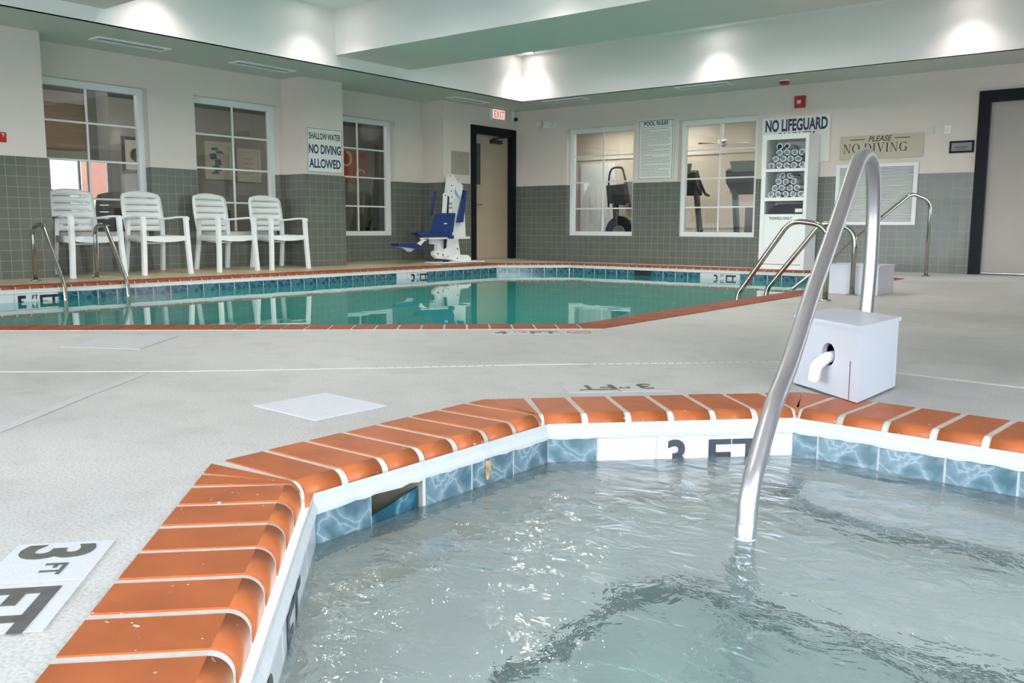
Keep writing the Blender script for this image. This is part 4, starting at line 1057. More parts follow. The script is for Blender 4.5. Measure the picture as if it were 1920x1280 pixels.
# ------------------------------------------------------------------ towel cabinet
CX0, CX1, CY0, CY1, CZ = -4.955, -4.305, 12.0, 12.425, 1.855
t = thing('towel_cabinet', 'tall white towel cabinet with two open shelves and a return slot', 'cabinet', ((CX0+CX1)/2, (CY0+CY1)/2, 0)); off = Vector(t.location)
mb = MB(off); th = .06
mb.box(CX0, CX0+th, CY0, CY1, .0, CZ); mb.box(CX1-.045, CX1, CY0, CY1, .0, CZ); mb.box(CX0+th, CX1-.045, CY0, CY1, CZ-.075, CZ); mb.box(CX0+th, CX1-.045, CY1-.02, CY1, 0, CZ-.075)
mb.box(CX0+th, CX1-.045, CY0, CY1-.02, 1.345, 1.385); mb.box(CX0+th, CX1-.045, CY0, CY1-.02, .945, .995)
mb.build('carcass', M['white'], t, bevel=.002)
mb = MB(off); mb.box(CX0+th+.002, CX1-.047, CY0+.004, CY0+.022, .075, .765); mb.build('lower_door', M['white'], t)
mb = MB(off); mb.box(CX0+th, CX1-.045, CY0+.006, CY1-.02, 0, .068); mb.build('plinth', M['white'], t)
text('lettering', 'TOWELS ONLY', .052, ((CX0+CX1)/2-.03, CY0+.0033, .69), EX, EZ, M['signblack'], t, xs=.92, bold=.001, align='CENTER')
mb = MB((-4.6, 12.2, .5)); mb.prism([(-4.86, 12.05, .768), (-4.78, 12.05, .88), (-4.70, 12.05, .905), (-4.37, 12.05, .91), (-4.36, 12.05, .768)], (0, .3, 0))
tag(mb.build('laundry_bag', M['black'], bevel=.02), 'black bag hanging inside the cabinet return slot', 'laundry bag')
mb = MB((-4.42, 12.04, .8)); mb.box(-4.47, -4.37, 12.035, 12.05, .79, .84); tag(mb.build('used_towel', M['towel_edge'], bevel=.01), 'pale towel end lying in the cabinet return slot', 'towel')
# rolled towels: spiral ends face the pool
def roll_mesh(r, L, m_core, seed):
    mb = MB(); turns = 3.2; rnd = random.Random(seed); n = 54; tk = .0085
    ph = rnd.uniform(0, 6.28)
    pts = []
    for i in range(n+1):
        s = i/n; a = ph+turns*2*PI*s; rr = .010+(r-.010)*s; pts.append((math.cos(a)*rr, math.sin(a)*rr*.92))
    for i in range(n):
        (x0, z0), (x1, z1) = pts[i], pts[i+1]
        l0, l1 = math.hypot(x0, z0), math.hypot(x1, z1)
        q0, q1 = (x0*(1-tk/l0), z0*(1-tk/l0)), (x1*(1-tk/l1), z1*(1-tk/l1))
        mi = 1 if i > n*.72 else 0
        A = [mb.v(p) for p in ((x0, 0, z0), (x1, 0, z1), (q1[0], 0, q1[1]), (q0[0], 0, q0[1]))]
        B = [mb.v(p) for p in ((x0, L, z0), (x1, L, z1), (q1[0], L, q1[1]), (q0[0], L, q0[1]))]
        mb.face(A, mi); mb.face([A[0], B[0], B[1], A[1]], 1 if (i % 9 == 0 and mi == 0) else mi); mb.face([A[3], A[2], B[2], B[3]], 0)
    bk = [mb.v((math.cos(2*PI*k/16)*r*.95, L, math.sin(2*PI*k/16)*r*.88)) for k in range(16)]; mb.face(bk, 0)
    disc = [mb.v((math.cos(2*PI*k/16)*r*.93, .012, math.sin(2*PI*k/16)*r*.86)) for k in range(16)]; mb.face(disc, 0)
    return mb
protos = {}
for key, m_ in (('grey', M['towel']), ('navy', M['towel_navy'])):
    protos[key] = []
placed = set()
def place_towel(key, x, z, r, label, group, var, rot):
    k = (key, var)
    if k not in placed:
        mb = roll_mesh(.04, .30, None, 11+var*7+(50 if key == 'navy' else 0))
        o = mb.build('rolled_towel', [M['towel'] if key == 'grey' else M['towel_navy'], M['towel_edge']], normals=False)
        protos[k] = o; placed.add(k)
    else:
        o = protos[k].copy(); COL.objects.link(o)
    o.location = (x, 12.05+random.uniform(0, .012), z); o.scale = (r/.04, 1, r/.04); o.rotation_euler = (0, rot, 0)
    tag(o, label, 'towel', group)
rnd = random.Random(21)
def pile(x0, x1, zb, rows, shelf):
    z = zb
    for ri, (cnt, r, xa, xb, key) in enumerate(rows):
        zc = z+r*.95
        for k in range(cnt):
            x = xa+(xb-xa)*(k+.5)/cnt
            kk = key if isinstance(key, str) else key[k]
            if kk == 'navy': lab = 'navy rolled towel on top of the upper shelf pile, %s one' % ('left' if k == 0 else 'right')
            else: lab = 'grey rolled towel with white hem, %s row of the %s shelf pile' % (('bottom', 'second', 'third', 'top')[min(ri, 3)], shelf)
            lab = lab if kk == 'navy' else lab.replace('grey rolled', ['leftmost', 'second from left', 'middle', 'second from right', 'rightmost'][[[2], [0, 4], [0, 2, 4], [0, 1, 3, 4], [0, 1, 2, 3, 4]][cnt-1][k]]+' grey rolled')
            place_towel(kk, x, zc+rnd.uniform(-.002, .002), r, lab, None if kk == 'navy' else 'grey towels, %s row, %s shelf' % (('bottom', 'second', 'third', 'top')[min(ri, 3)], shelf), rnd.randint(0, 3), rnd.uniform(0, 6))
        z += r*1.76
pile(-4.89, -4.355, 1.385, [(5, .049, -4.886, -4.360, 'grey'), (4, .049, -4.834, -4.412, 'grey'), (4, .049, -4.782, -4.360, 'grey')], 'upper')
place_towel('navy', -4.73, 1.385+.305, .05, 'navy rolled towel on top of the upper shelf pile, left one', None, 0, .5)
place_towel('navy', -4.628, 1.385+.303, .042, 'navy rolled towel on top of the upper shelf pile, right one', None, 1, 2.5)
pile(-4.89, -4.355, .995, [(5, .048, -4.886, -4.360, 'grey'), (4, .048, -4.834, -4.412, 'grey'), (3, .048, -4.781, -4.465, 'grey'), (2, .045, -4.728, -4.518, 'grey')], 'lower')

# ------------------------------------------------------------------ chairs
def make_chair(label):
    """local: faces +X, origin on the floor under the seat"""
    t = thing('plastic_armchair', label, 'chair', (0, 0, 0), 0, 'white plastic armchairs along the left wall')
    # seat: slightly dished with a curved front
    mb = MB(); N = 8
    def sx(u): return -.20+.43*u
    for i in range(N):
        for j in range(6):
            pass
    top = []; bot = []
    for i in range(N+1):
        u = i/N; rowt = []; rowb = []
        for j in range(9):
            v_ = (j/8-.5)*2; hw = .205+.045*u
            x = sx(u)+(.02*(1-v_*v_) if u > .9 else 0); z = .425-.012*(1-v_*v_)+.012*u-(.012 if i == N else 0)
            rowt.append(mb.v((x, v_*hw, z))); rowb.append(mb.v((x, v_*hw, z-.014)))
        top.append(rowt); bot.append(rowb)
    for i in range(N):
        for j in range(8):
            f = mb.face([top[i][j], top[i+1][j], top[i+1][j+1], top[i][j+1]]); f.smooth = True
            mb.face([bot[i][j], bot[i][j+1], bot[i+1][j+1], bot[i+1][j]])
    for i in range(N):
        mb.face([top[i][0], bot[i][0], bot[i+1][0], top[i+1][0]]); mb.face([top[i][8], top[i+1][8], bot[i+1][8], bot[i][8]])
    for j in range(8):
        mb.face([top[0][j], top[0][j+1], bot[0][j+1], bot[0][j]]); mb.face([top[N][j], bot[N][j], bot[N][j+1], top[N][j+1]])
    mb.build('seat', M['chair'], t)
    # apron: deep curved front rail and side rails
    mb = MB(); pr = None
    for j in range(13):
        v_ = j/12*2-1; y = v_*.27; dep = .075+.0*(v_); x = .225+.025*(1-v_*v_)
        cur = [mb.v((x, y, .44)), mb.v((x+.004, y, .44-dep*(.62+.30*(1-v_*v_)))), mb.v((x-.016, y, .44-dep*(.62+.30*(1-v_*v_)))), mb.v((x-.02, y, .435))]
        if pr:
            for q_ in range(4): mb.face([pr[q_], cur[q_], cur[(q_+1) % 4], pr[(q_+1) % 4]])
        pr = cur
    for s in (-1, 1):
        mb.prism([(-.22, s*.215, .43), (-.22, s*.215, .36), (.235, s*.265, .375), (.235, s*.265, .44)], (0, s*.014, 0))
        mb.prism([(-.2, s*.2, .36), (0, s*.12, .335), (0, -s*.0, .335), (-.2, 0, .345)], (0, 0, .02))
    mb.build('apron', M['chair'], t)
    # back: curved slab with five narrow slots
    zs = [.475, .535, .541, .615, .621, .695, .701, .775, .781, .855, .861, .93]
    def back_pt(v_, z, d):
        hw = .238+.018*math.sin((z-.45)/.5*PI)-(0.02*max(0, (z-.86)/.08)**2)
        lean = -.195-.20*(z-.45)
        crown = 0
        if z > .92: z = .905+.035*(1-v_*v_)
        return (lean-.028*(1-v_*v_)*0-.035*(1-v_*v_)+d, v_*hw, z)
    mb = MB(); VN = 12
    rows = []
    for z in zs:
        rows.append(([mb.v(back_pt(j/VN*2-1, z, 0)) for j in range(VN+1)], [mb.v(back_pt(j/VN*2-1, z, -.02)) for j in range(VN+1)]))
    for r_ in range(len(zs)-1):
        slot = (zs[r_+1]-zs[r_]) < .01
        (f0, b0), (f1, b1) = rows[r_], rows[r_+1]
        for j in range(VN):
            if slot and 1 <= j <= VN-2: 
                continue
            f = mb.face([f0[j], f0[j+1], f1[j+1], f1[j]]); f.smooth = True
            f = mb.face([b0[j], b1[j], b1[j+1], b0[j+1]]); f.smooth = True
        mb.face([f0[0], f1[0], b1[0], b0[0]]); mb.face([f0[VN], b0[VN], b1[VN], f1[VN]])
    for (f0, b0) in (rows[0], rows[-1]):
        for j in range(VN): mb.face([f0[j], b0[j], b0[j+1], f0[j+1]])
    for r_ in range(1, len(zs)-1):
        f0, b0 = rows[r_]
        for j in range(1, VN-1): mb.face([f0[j], b0[j], b0[j+1], f0[j+1]])
    mb.build('backrest', M['chair'], t)
    # legs and arms
    for s in (-1, 1):
        # front leg rises to carry the arm
        mb = MB()
        P = [(.275, s*.292, 0), (.25, s*.276, .30), (.235, s*.272, .46), (.225, s*.268, .60), (.215, s*.268, .655)]
        for (a, b) in zip(P[:-1], P[1:]):
            a, b = Vector(a), Vector(b); wa = .026
            mb.prism([a+Vector((-.022, -wa*s*.9, 0)), a+Vector((.022, -wa*s*.9, 0)), a+Vector((.022, wa*s*.9, 0)), a+Vector((-.022, wa*s*.9, 0))], b-a)
        mb.build('leg', M['chair'], t, bevel=.004)
        mb = MB()
        P = [(-.235, s*.235, 0), (-.205, s*.222, .36), (-.205, s*.215, .62)]
        for (a, b) in zip(P[:-1], P[1:]):
            a, b = Vector(a), Vector(b)
            mb.prism([a+Vector((-.02, -.022*s, 0)), a+Vector((.02, -.022*s, 0)), a+Vector((.02, .022*s, 0)), a+Vector((-.02, .022*s, 0))], b-a)
        mb.build('leg', M['chair'], t, bevel=.004)
        mb = MB(); pr = None
        Q = smooth_path([(-.255, s*.215, .628), (-.1, s*.24, .640), (.08, s*.262, .662), (.20, s*.270, .668), (.245, s*.274, .652)], 4)
        for p in Q:
            wv = Vector((0, s, 0))*.028
            cur = [mb.v(p+wv), mb.v(p-wv), mb.v(p-wv+EZ*-.022), mb.v(p+wv+EZ*-.022)]
            if pr:
                for q_ in range(4): mb.face([pr[q_], cur[q_], cur[(q_+1) % 4], pr[(q_+1) % 4]])
            else: mb.face(cur)
            pr = cur
        mb.face(pr[::-1]); mb.build('armrest', M['chair'], t, bevel=.005)
    return t
lab = ['white slatted plastic armchair under the first window, at the left end of the row',
       'white slatted plastic armchair second in the row, to the right of the end chair',
       'white slatted plastic armchair third in the row, under the second window',
       'white slatted plastic armchair at the right end of the row beside the pilaster']
ch = make_chair(lab[0])
tilt = math.atan(SLOPE)
spots = [(-9.735, 4.81, .02), (-9.72, 5.62, .0), (-9.70, 6.54, .08), (-9.68, 7.34, -.02)]
for i, (x, y, r) in enumerate(spots):
    c = ch if i == 0 else dup(ch, (x, y, 0), r, lab[i])
    c.location = (x, y, deckz(x)+.001); c.rotation_euler = (0, tilt, r)

# ------------------------------------------------------------------ pool lift (seen side on)
lift = thing('pool_lift', 'white pool access lift with blue seat and footrest beside the far door', 'pool lift', (-9.35, 10.5, 0))
LXc = -9.40; loff = Vector(lift.location)
def lp(a, b):
    return (9.0054+.001852*a-.000026*b+.000019*a*b/1000, 1.5278+.000112*a-.001194*b-.000136*a*b/1000-.004)
def lift_part(name, poly, x0, x1, m_, bev=.004, parent=lift):
    mb = MB(loff); P = [lp(a, b) for a, b in poly]
    mb.prism([(LXc+x0, y, z) for y, z in P], (x1-x0, 0, 0)); return mb.build(name, m_, parent, bevel=bev)
lift_part('rear_cover', [(795, 175), (845, 172), (870, 215), (940, 330), (985, 480), (1003, 925), (900, 935), (830, 930), (845, 560), (815, 300)], -.13, -.03, M['liftwhite'])
lift_part('mast', [(755, 178), (800, 168), (838, 250), (812, 520), (790, 640), (795, 900), (780, 1070), (735, 1165), (690, 1150), (720, 930), (740, 640), (752, 440), (728, 400)], -.03, .03, M['liftwhite'])
lift_part('link_arm', [(672, 398), (690, 388), (718, 398), (712, 500), (702, 640), (668, 900), (660, 640), (668, 500)], .035, .06, M['liftwhite'])
lift_part('actuator', [(722, 412), (746, 440), (738, 640), (712, 1050), (680, 1060), (700, 700)], .031, .045, M['black'])
lift_part('brace', [(838, 255), (900, 270), (935, 300), (935, 345), (905, 440), (840, 350)], -.02, .02, M['liftwhite'])
lift_part('lower_frame', [(575, 935), (900, 935), (925, 1120), (935, 1215), (780, 1190), (640, 1180), (598, 1135), (600, 1095), (635, 1080), (640, 1010), (575, 1005)], -.09, -.02, M['liftwhite'])
lift_part('foot', [(860, 1130), (985, 1135), (1020, 1165), (1028, 1215), (860, 1222)], -.10, .05, M['liftwhite'])
mb = MB(loff); y0 = lp(520, 1230)[0]; y1 = lp(1100, 1225)[0]; mb.box(LXc-.2, LXc+.22, y0+.12, y1, .018, .034); mb.build('base_plate', M['liftwhite'], lift)
lift_part('seat_rail', [(400, 928), (1003, 912), (1003, 938), (400, 948)], .03, .06, M['liftwhite'], 0)
s_ = lift_part('seat', [(338, 868), (505, 850), (765, 850), (768, 925), (740, 938), (700, 915), (400, 912), (370, 895)], -.06, .075, M['blue'], .01); s_['label'] = 'blue seat'
s_ = lift_part('backrest', [(556, 640), (580, 632), (795, 630), (797, 655), (768, 862), (495, 862)], .075, .09, M['blue'], .004); s_['label'] = 'blue seat back'
s_ = lift_part('flap', [(590, 370), (600, 372), (556, 655), (530, 668)], .0, .03, M['blue'], .003); s_['label'] = 'blue folded arm'
s_ = lift_part('flap', [(950, 358), (970, 372), (925, 740), (860, 745)], .0, .05, M['blue'], .003); s_['label'] = 'blue folded arm'
s_ = lift_part('footrest', [(118, 992), (340, 1000), (402, 1050), (360, 1062), (132, 1030)], -.06, .10, M['blue'], .006); s_['label'] = 'blue footrest'
lift_part('footrest_bracket', [(130, 1036), (355, 1050), (300, 1095), (270, 1095), (215, 1048)], .0, .03, M['liftwhite'], 0)
lift_part('footrest_link', [(362, 1000), (430, 940), (505, 930), (430, 975), (395, 1020)], .03, .06, M['liftwhite'], 0)
mb = MB(loff)
for a, b in ((768, 190), (785, 302), (780, 370), (787, 440), (688, 418), (720, 968), (617, 1120), (678, 1133), (738, 1150), (862, 1175), (908, 1205), (862, 1060)):
    y, z = lp(a, b); xx = .064 if (a, b) == (688, 418) else (.034 if b < 1000 else .034)
    mb.lathe([(.011, -.01), (.011, .004), (.006, .007)], (LXc+xx-.004, y, z), 'X', seg=10)
mb.build('bolts', M['bolt'], lift)
mb = MB(loff); 
for b in (510, 525, 560, 572): 
    y, z = lp(775, b); mb.box(LXc+.0301, LXc+.0315, y-.04, y+.03, z-.006, z+.003)
mb.build('warning_label', M['signblack'], lift)
mb = MB(loff); y, z = lp(672, 757); mb.box(LXc+.0902, LXc+.0915, y-.035, y+.035, z-.008, z+.008); mb.build('seat_badge', M['liftwhite'], lift)
mb = MB(loff)
for a, b, r_ in ((735, 918, .03),):
    y, z = lp(a, b); mb.lathe([(r_, -.0), (r_, .02), (r_*.6, .022)], (LXc+.122, y, z), 'X', seg=16)
mb.build('pivot_knob', M['blue'], lift)
mb = MB(loff)
for a in (655, 690):
    y, z = lp(a, 1205); mb.lathe([(.022, -.012), (.022, .012)], (LXc+.1, y, .042), 'X', seg=14)
mb.build('castor', M['bolt'], lift)

# ------------------------------------------------------------------ rails
def flange(t, p, r=.05, m_=None, h=.012):
    mb = MB(); mb.lathe([(r, 0), (r, h*.5), (r*.8, h), (r*.5, h*1.4)], p, seg=20); return mb.build('flange', m_ or M['steel_dull'], t)
def rail(name, label, cat, base, pts, r, group=None, bends=None, m_=None, flange_r=.05, seg=16):
    t = thing(name, label, cat, base, 0, group); off = Vector(base)
    mb = MB(off); mb.tube(pts, r, seg=seg); mb.build('tube', m_ or M['steel_dull'], t)
    flange(t, (0, 0, 0), flange_r, m_)
    return t
def lrail(y, ymid, label):
    z0 = deckz(-9.405)
    P = fillet([(-9.405, y, z0), (-9.40, y, .575), (-9.16, y-.01, .59), (-8.735, ymid, .0), (-8.70, ymid-.01, -.14), (-8.70, ymid-.01, -1.1)], [0, .14, .10, .12, .1, 0], 8)
    return rail('pool_grab_rail', label, 'grab rail', (-9.405, y, z0), P, .021, 'grab rails of the left pool ladder')
lrail(4.12, 4.09, 'curved steel grab rail of the left pool ladder, nearer the picture edge')
lrail(4.76, 4.73, 'curved steel grab rail of the left pool ladder, in front of the first chair')
# pool steps rails on the right side
P = fillet([(-2.36, 7.1, 0), (-2.355, 7.1, .60), (-2.67, 7.1, .64), (-3.10, 7.1, .02), (-3.14, 7.1, -.6)], [0, .17, .16, .14, 0], 10)
rail('pool_grab_rail', 'arched steel grab rail at the right pool steps, nearer one of the pair', 'grab rail', (-2.36, 7.1, 0), P, .022, 'grab rails at the right pool steps')
P = fillet([(-2.385, 7.86, 0), (-2.38, 7.86, .58), (-2.67, 7.86, .63), (-3.15, 7.86, .02), (-3.19, 7.86, -.6)], [0, .17, .16, .14, 0], 10)
rail('pool_grab_rail', 'arched steel grab rail at the right pool steps, farther one of the pair', 'grab rail', (-2.385, 7.86, 0), P, .022, 'grab rails at the right pool steps')
P = fillet([(-2.63, 11.52, 0), (-2.63, 11.52, .90), (-2.80, 11.313, .99), (-3.76, 10.147, -.14), (-3.95, 9.92, -.4)], [0, .16, .14, .1, 0], 10)
rail('pool_handrail', 'long sloping steel handrail entering the far right corner of the pool', 'handrail', (-2.63, 11.52, 0), P, .021)
# pool steps under the rails
mb = MB(Vector(pool.location)); mb.box(-3.28, -2.955, 6.9, 8.05, -1.3, -.19); mb.box(-3.6, -3.28, 6.9, 8.05, -1.3, -.42); mb.build('steps', M['plaster'], pool)
# the hot tub's handrail
SP = [(-.79, 1.895, -1.04), (-.79, 1.90, -.30), (-.79, 1.901, -.14), (-.791, 1.909, -.105), (-.793, 1.918, -.06), (-.797, 1.944, -.012), (-.804, 1.992, .030), (-.812, 2.042, .071), (-.826, 2.133, .134), (-.853, 2.307, .217), (-.893, 2.559, .375), (-.930, 2.80, .512), (-.968, 3.043, .652), (-1.004, 3.27, .785), (-1.022, 3.385, .834), (-1.043, 3.52, .856), (-1.063, 3.655, .846), (-1.080, 3.755, .795), (-1.090, 3.815, .70), (-1.094, 3.84, .58), (-1.092, 3.83, .40), (-1.09, 3.80, .2), (-1.09, 3.80, 0)]
rad = [.0235]*8+[.0236, .0238, .0243, .0249, .0255, .0262, .0265, .0268, .027, .0275, .028, .028, .028, .028, .028]
SPs = smooth_path(SP, 6); RR = []
for i in range(len(SP)-1):
    for k in range(6): RR.append(rad[i]+(rad[i+1]-rad[i])*k/6)
RR.append(rad[-1])
t = thing('handrail', 'large brushed steel handrail rising out of the hot tub in the foreground', 'handrail', (-1.09, 3.80, 0))
mb = MB(Vector(t.location)); mb.tube(SPs, RR, seg=28); mb.build('tube', M['steel'], t); flange(t, (0, 0, 0), .055, M['steel'])
mb = MB(Vector(t.location)); mb.lathe([(.0245, -.002), (.0245, .001)], (-.79, 1.90, ZWAT+.002), seg=28)
mb.build('lime_ring', M['wtile'], t)

# ------------------------------------------------------------------ white boxes
t = thing('spout_box', 'white painted wooden box with a pipe spout at the hot tub edge', 'box', (-1.0, 3.28, 0)); off = Vector(t.location)
N_, LF, LB, RB = Vector((-.86, 2.95, 0)), Vector((-1.165, 3.20, 0)), Vector((-1.15, 3.60, 0)), Vector((-.848, 3.36, 0))
hb = .25
fx = (LF-N_).normalized(); fn = Vector((fx.y, -fx.x, 0)); fn = fn if fn.y < 0 else -fn
flen = (LF-N_).length
hc = N_+fx*.178+Vector((0, 0, .145)); hr = .040
mb = MB(off)
def fp(s, z): return N_+fx*s+EZ*z
# front face with a round hole
ringv = []; NS = 24
for k in range(NS):
    a = 2*PI*k/NS; ringv.append(hc+fx*math.cos(a)*hr+EZ*math.sin(a)*hr)
rim = []
for k in range(NS):
    a = 2*PI*k/NS; c_, s_ = math.cos(a), math.sin(a)
    sc = hc-N_; s0 = sc.dot(fx); z0 = hc.z
    tx = ((flen-s0)/c_ if c_ > 1e-6 else (-s0/c_ if c_ < -1e-6 else 1e9)); tz = ((hb-z0)/s_ if s_ > 1e-6 else ((.008-z0)/s_ if s_ < -1e-6 else 1e9))
    tt = min(tx, tz); rim.append(fp(s0+c_*tt, z0+s_*tt))
corners = [fp(flen, hb), fp(0, hb), fp(0, .008), fp(flen, .008)]
A = [mb.v(p) for p in ringv]; B = [mb.v(p) for p in rim]; C4 = [mb.v(p) for p in corners]
def same_edge(p, q_):
    return abs(p.z-q_.z) < 1e-5 and (abs(p.z-hb) < 1e-5 or abs(p.z-.008) < 1e-5) or abs((p-q_).dot(fx)) < 1e-5
for k in range(NS):
    j = (k+1) % NS; mb.face([A[k], A[j], B[j], B[k]])
    if not same_edge(rim[k], rim[j]):
        cc = min(range(4), key=lambda q_: (corners[q_]-(rim[k]+rim[j])/2).length); mb.face([B[k], B[j], C4[cc]])
    b1 = mb.v(ringv[k]-fn*.018); b2_ = mb.v(ringv[j]-fn*.018); mb.face([A[k], A[j], b2_, b1])
cs = [N_, RB, LB, LF]
for a, b in ((N_, RB), (RB, LB), (LB, LF)): mb.poly([a+EZ*.008, b+EZ*.008, b+EZ*hb, a+EZ*hb])
mb.build('body', M['box'], t)
mb = MB(off); ov = .008; cen = (N_+LB)/2
tp = [c+(c-cen).normalized()*ov for c in (N_, RB, LB, LF)]
mb.prism([c+EZ*(hb-.001) for c in tp], (0, 0, .013)); mb.build('lid', M['box'], t, bevel=.002)
mb = MB(off); inn = [c+(cen-c)*.06 for c in cs]
mb.prism([c+EZ*.01 for c in [cen+(c_-cen)*.5-fn*.03 for c_ in cs]], (0, 0, hb-.03)); mb.build('lining', M['black'], t)
mb = MB(off); p0 = hc-fn*.05+Vector((0, 0, -.002)); p1 = hc+fn*.045+EZ*-.038; p2 = p1+EZ*-.055+fn*.01
mb.tube(fillet([p0, hc+fn*.005+EZ*-.012, p1, p2], [0, .02, .03, 0], 8), .020, seg=20); o = mb.build('spout', M['pvc'], t); o['label'] = 'white plastic spout pipe'
mb = MB(off); a = N_+fx*.045+fn*.0006; mb.prism([a+EZ*.01, a+fx*.003+EZ*.01, a+fx*.004+EZ*.14, a+EZ*.14], fn*.0006); mb.prism([N_+fx*.03+fn*.0006+EZ*.002, N_+fx*.28+fn*.0006+EZ*.002, N_+fx*.28+fn*.0006+EZ*.010, N_+fx*.03+fn*.0006+EZ*.005], fn*.0006)
mb.build('crack', M['grime'], t)
mb = MB((-2.5, 8.2, 0)); mb.box(-2.67, -2.19, 7.93, 8.42, .001, .245); mb.box(-2.675, -2.18, 7.92, 8.43, .245, .256)
tag(mb.build('pump_box', M['box'], bevel=.002), 'plain white box on the deck behind the right pool steps', 'box')

# ------------------------------------------------------------------ deck markers and lids
def decktile(t, c, u, v_, wu, wv, m_, name='tile', z=.0008):
    c = Vector((c[0], c[1], 0)); u = Vector((u[0], u[1], 0)).normalized(); v_ = Vector((v_[0], v_[1], 0)).normalized()
    mb = MB(Vector(t.location)); mb.prism([c-u*wu/2-v_*wv/2+EZ*z, c+u*wu/2-v_*wv/2+EZ*z, c+u*wu/2+v_*wv/2+EZ*z, c-u*wu/2+v_*wv/2+EZ*z], (0, 0, .0016)); return mb.build(name, m_, t)
# 4 1/2 FT marker beside the pool
d = Vector((.745, .667, 0)); nn = Vector((-.667, .745, 0)); o0 = Vector((-3.00, 3.775, 0))
t = thing('depth_marker', 'white depth tiles reading four and a half feet beside the near pool edge', 'depth marker', (-2.8, 3.9, 0))
for k in range(3): decktile(t, o0+d*(.195*k+.02)-nn*.0, d, nn, .19, .17, M['patch_worn'])
def on(s, h): p = o0+d*s+nn*h; return (p.x, p.y, .003)
text('numeral', '4', .17, on(-.055, -.06), d, nn, M['inkgrey'], t, bold=.003, xs=.9)
text('fraction', '1/2', .06, on(.045, .0), d, nn, M['inkgrey'], t)
text('lettering', 'FT', .155, on(.135, -.055), d, nn, M['inkgrey'], t, bold=.003)
mb = MB(Vector(t.location)); c = o0+d*.415; prev = None
for k in range(33):
    a = 2*PI*k/32; dd = d*math.cos(a)+nn*math.sin(a)
    cur = (mb.v(c+dd*.07+EZ*.0032), mb.v(c+dd*.058+EZ*.0032))
    if prev: mb.face([prev[0], cur[0], cur[1], prev[1]])
    prev = cur
mb.prism([c-d*.05-nn*.03+EZ*.003, c-d*.045-nn*.038+EZ*.003, c+d*.05+nn*.03+EZ*.003, c+d*.045+nn*.038+EZ*.003], (0, 0, .0003))
mb.build('red_ring', mat('worn_red_ink', (168, 84, 76), .6), t, normals=False)
mb = MB(Vector(t.location)); mb.prism([c-d*.03+EZ*.0029, c-d*.02-nn*.012+EZ*.0029, c+d*.03+EZ*.0029, c+d*.0+nn*.018+EZ*.0029], (0, 0, .0003)); mb.build('diver_symbol', M['inkgrey'], t)
# 3 FT marker between hot tub and pool, read from the far side
t = thing('depth_marker', 'worn white depth tiles reading three feet, upside down, behind the hot tub coping', 'depth marker', (-1.6, 2.75, 0))
d = Vector((ebc.x, ebc.y, 0)); nn = Vector((d.y, -d.x, 0))  # nn points to the tub
o1 = Vector((-1.645, 2.72, 0))
for k in (-1, 1): decktile(t, o1+d*(.095*k), d, nn, .185, .165, M['patch_worn'])
def on2(s, h): p = o1+d*s+nn*h; return (p.x, p.y, .003)
text('numeral', '3', .135, on2(.145, -.055), -d, nn, M['inkgrey'], t, bold=.003)
text('lettering', 'FT', .045, on2(.055, -.01), -d, nn, M['inkgrey'], t)
text('lettering', 'FT', .135, on2(.005, -.05), -d, nn, M['inkgrey'], t, bold=.002)
# 3 FT marker at lower left
t = thing('depth_marker', 'worn white depth tiles reading three feet at the lower left beside the coping', 'depth marker', (-1.5, .66, 0))
d = Vector((.735, -.678, 0)).normalized(); nn = Vector((d.y*-1, d.x, 0))
o2 = Vector((-1.535, .665, 0))
decktile(t, o2, d, nn, .185, .165, M['patch']); decktile(t, o2+d*.19, d, nn, .185, .165, M['patch'])
def on3(s, h): p = o2+d*s+nn*h; return (p.x, p.y, .003)
text('numeral', '3', .165, on3(-.085, -.06), d, nn, M['inkgrey'], t, bold=.005)
text('lettering', 'FT', .05, on3(.012, .0), d, nn, M['inkgrey'], t, bold=.001)
text('lettering', 'FT', .165, on3(.11, -.06), d, nn, M['inkgrey'], t, bold=.004)
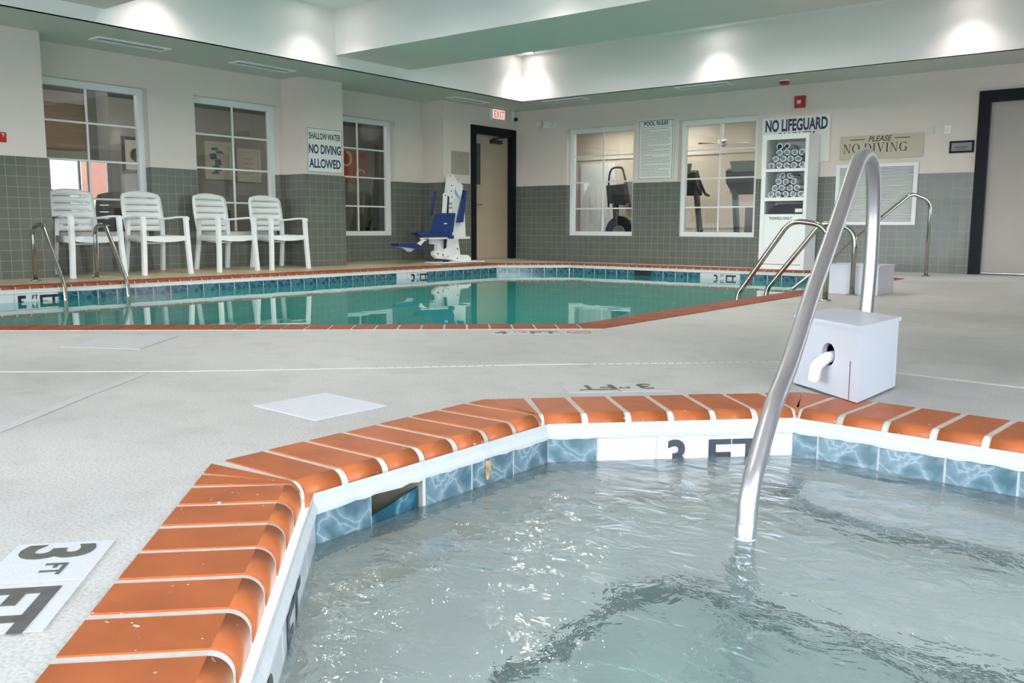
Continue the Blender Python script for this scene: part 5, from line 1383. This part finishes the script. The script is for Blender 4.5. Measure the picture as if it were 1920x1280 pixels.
# white lids in the deck
def lid(P, label, grooves, m_=None, m2=None):
    c = sum((Vector((*p, 0)) for p in P), Vector())/4
    t = thing('skimmer_lid', label, 'deck lid', tuple(c)); mb = MB(c)
    mb.prism([Vector((*p, .0008)) for p in P], (0, 0, .002)); mb.build('plate', m_ or M['patch'], t)
    mb = MB(c); a, b, c_, dd = [Vector((*p, 0)) for p in P]
    for k in range(1, grooves):
        f = k/grooves; p0 = a.lerp(b, f); p1 = dd.lerp(c_, f); u = (b-a).normalized()*.0015
        p0, p1 = p0.lerp(p1, .08), p1.lerp(p0, .08)
        mb.prism([p0-u+EZ*.0027, p0+u+EZ*.0027, p1+u+EZ*.0027, p1-u+EZ*.0027], (0, 0, .0004))
    if grooves > 1: mb.build('ribs', m2 or M['white'], t)
lid([(-2.39, 1.70), (-2.38, 1.99), (-2.05, 1.97), (-2.06, 1.68)], 'square white lid set in the deck left of the hot tub', 1)
lid([(-4.28, 1.97), (-4.60, 2.35), (-4.24, 2.56), (-3.92, 2.17)], 'faint square lid set in the deck near the pool at left', 12, M['patch_worn'], M['patch'])

# ------------------------------------------------------------------ outside the daylight windows
mb = MB(); mb.box(XE+.3, 60, -30, 60, -.6, -.5); mb.box(-40, XE+.3, -60, YS-.3, -.6, -.5)
struct(mb.build('ground', M['asphalt']), 'paved ground outside the windows', 'ground')
mb = MB((25, 30, 0)); mb.box(24, 26, 23, 40, 2.0, 8); tag(mb.build('brick_building', M['extbrick']), 'red brick building outside, mirrored in the first window', 'building')
mb = MB((13.5, 16.6, -.5)); mb.box(13, 15, 15.4, 17.2, -.3, .75); mb.prism([(13, 15.9, .75), (13, 17.0, .75), (13, 16.8, 1.5), (13, 16.3, 1.5)], (1.8, 0, 0)); tag(mb.build('delivery_van', M['white'], bevel=.08), 'white van parked outside, mirrored in the first window', 'van')
t = thing('street_tree', 'leafy tree outside, mirrored in the first window', 'tree', (17.5, 15.0, -.5))
mb = MB(); mb.tube([(0, 0, 0), (.1, 0, 1.6), (0, .1, 3.2)], [.16, .13, .08]); mb.build('trunk', M['brown'], t)
mb = MB(); rnd = random.Random(9)
for k in range(420):
    a, b_ = rnd.uniform(0, 2*PI), rnd.uniform(-1, 1); r = 1.9*rnd.random()**.4; c = Vector((r*math.cos(a)*math.sqrt(1-b_*b_), r*math.sin(a)*math.sqrt(1-b_*b_), 3.2+r*b_))
    u = Vector((rnd.uniform(-1, 1), rnd.uniform(-1, 1), rnd.uniform(-1, 1))).normalized()*.22; v_ = u.orthogonal().normalized()*.14
    mb.poly([c-u, c-v_, c+u, c+v_])
mb.build('crown', M['tree'], t, normals=False)
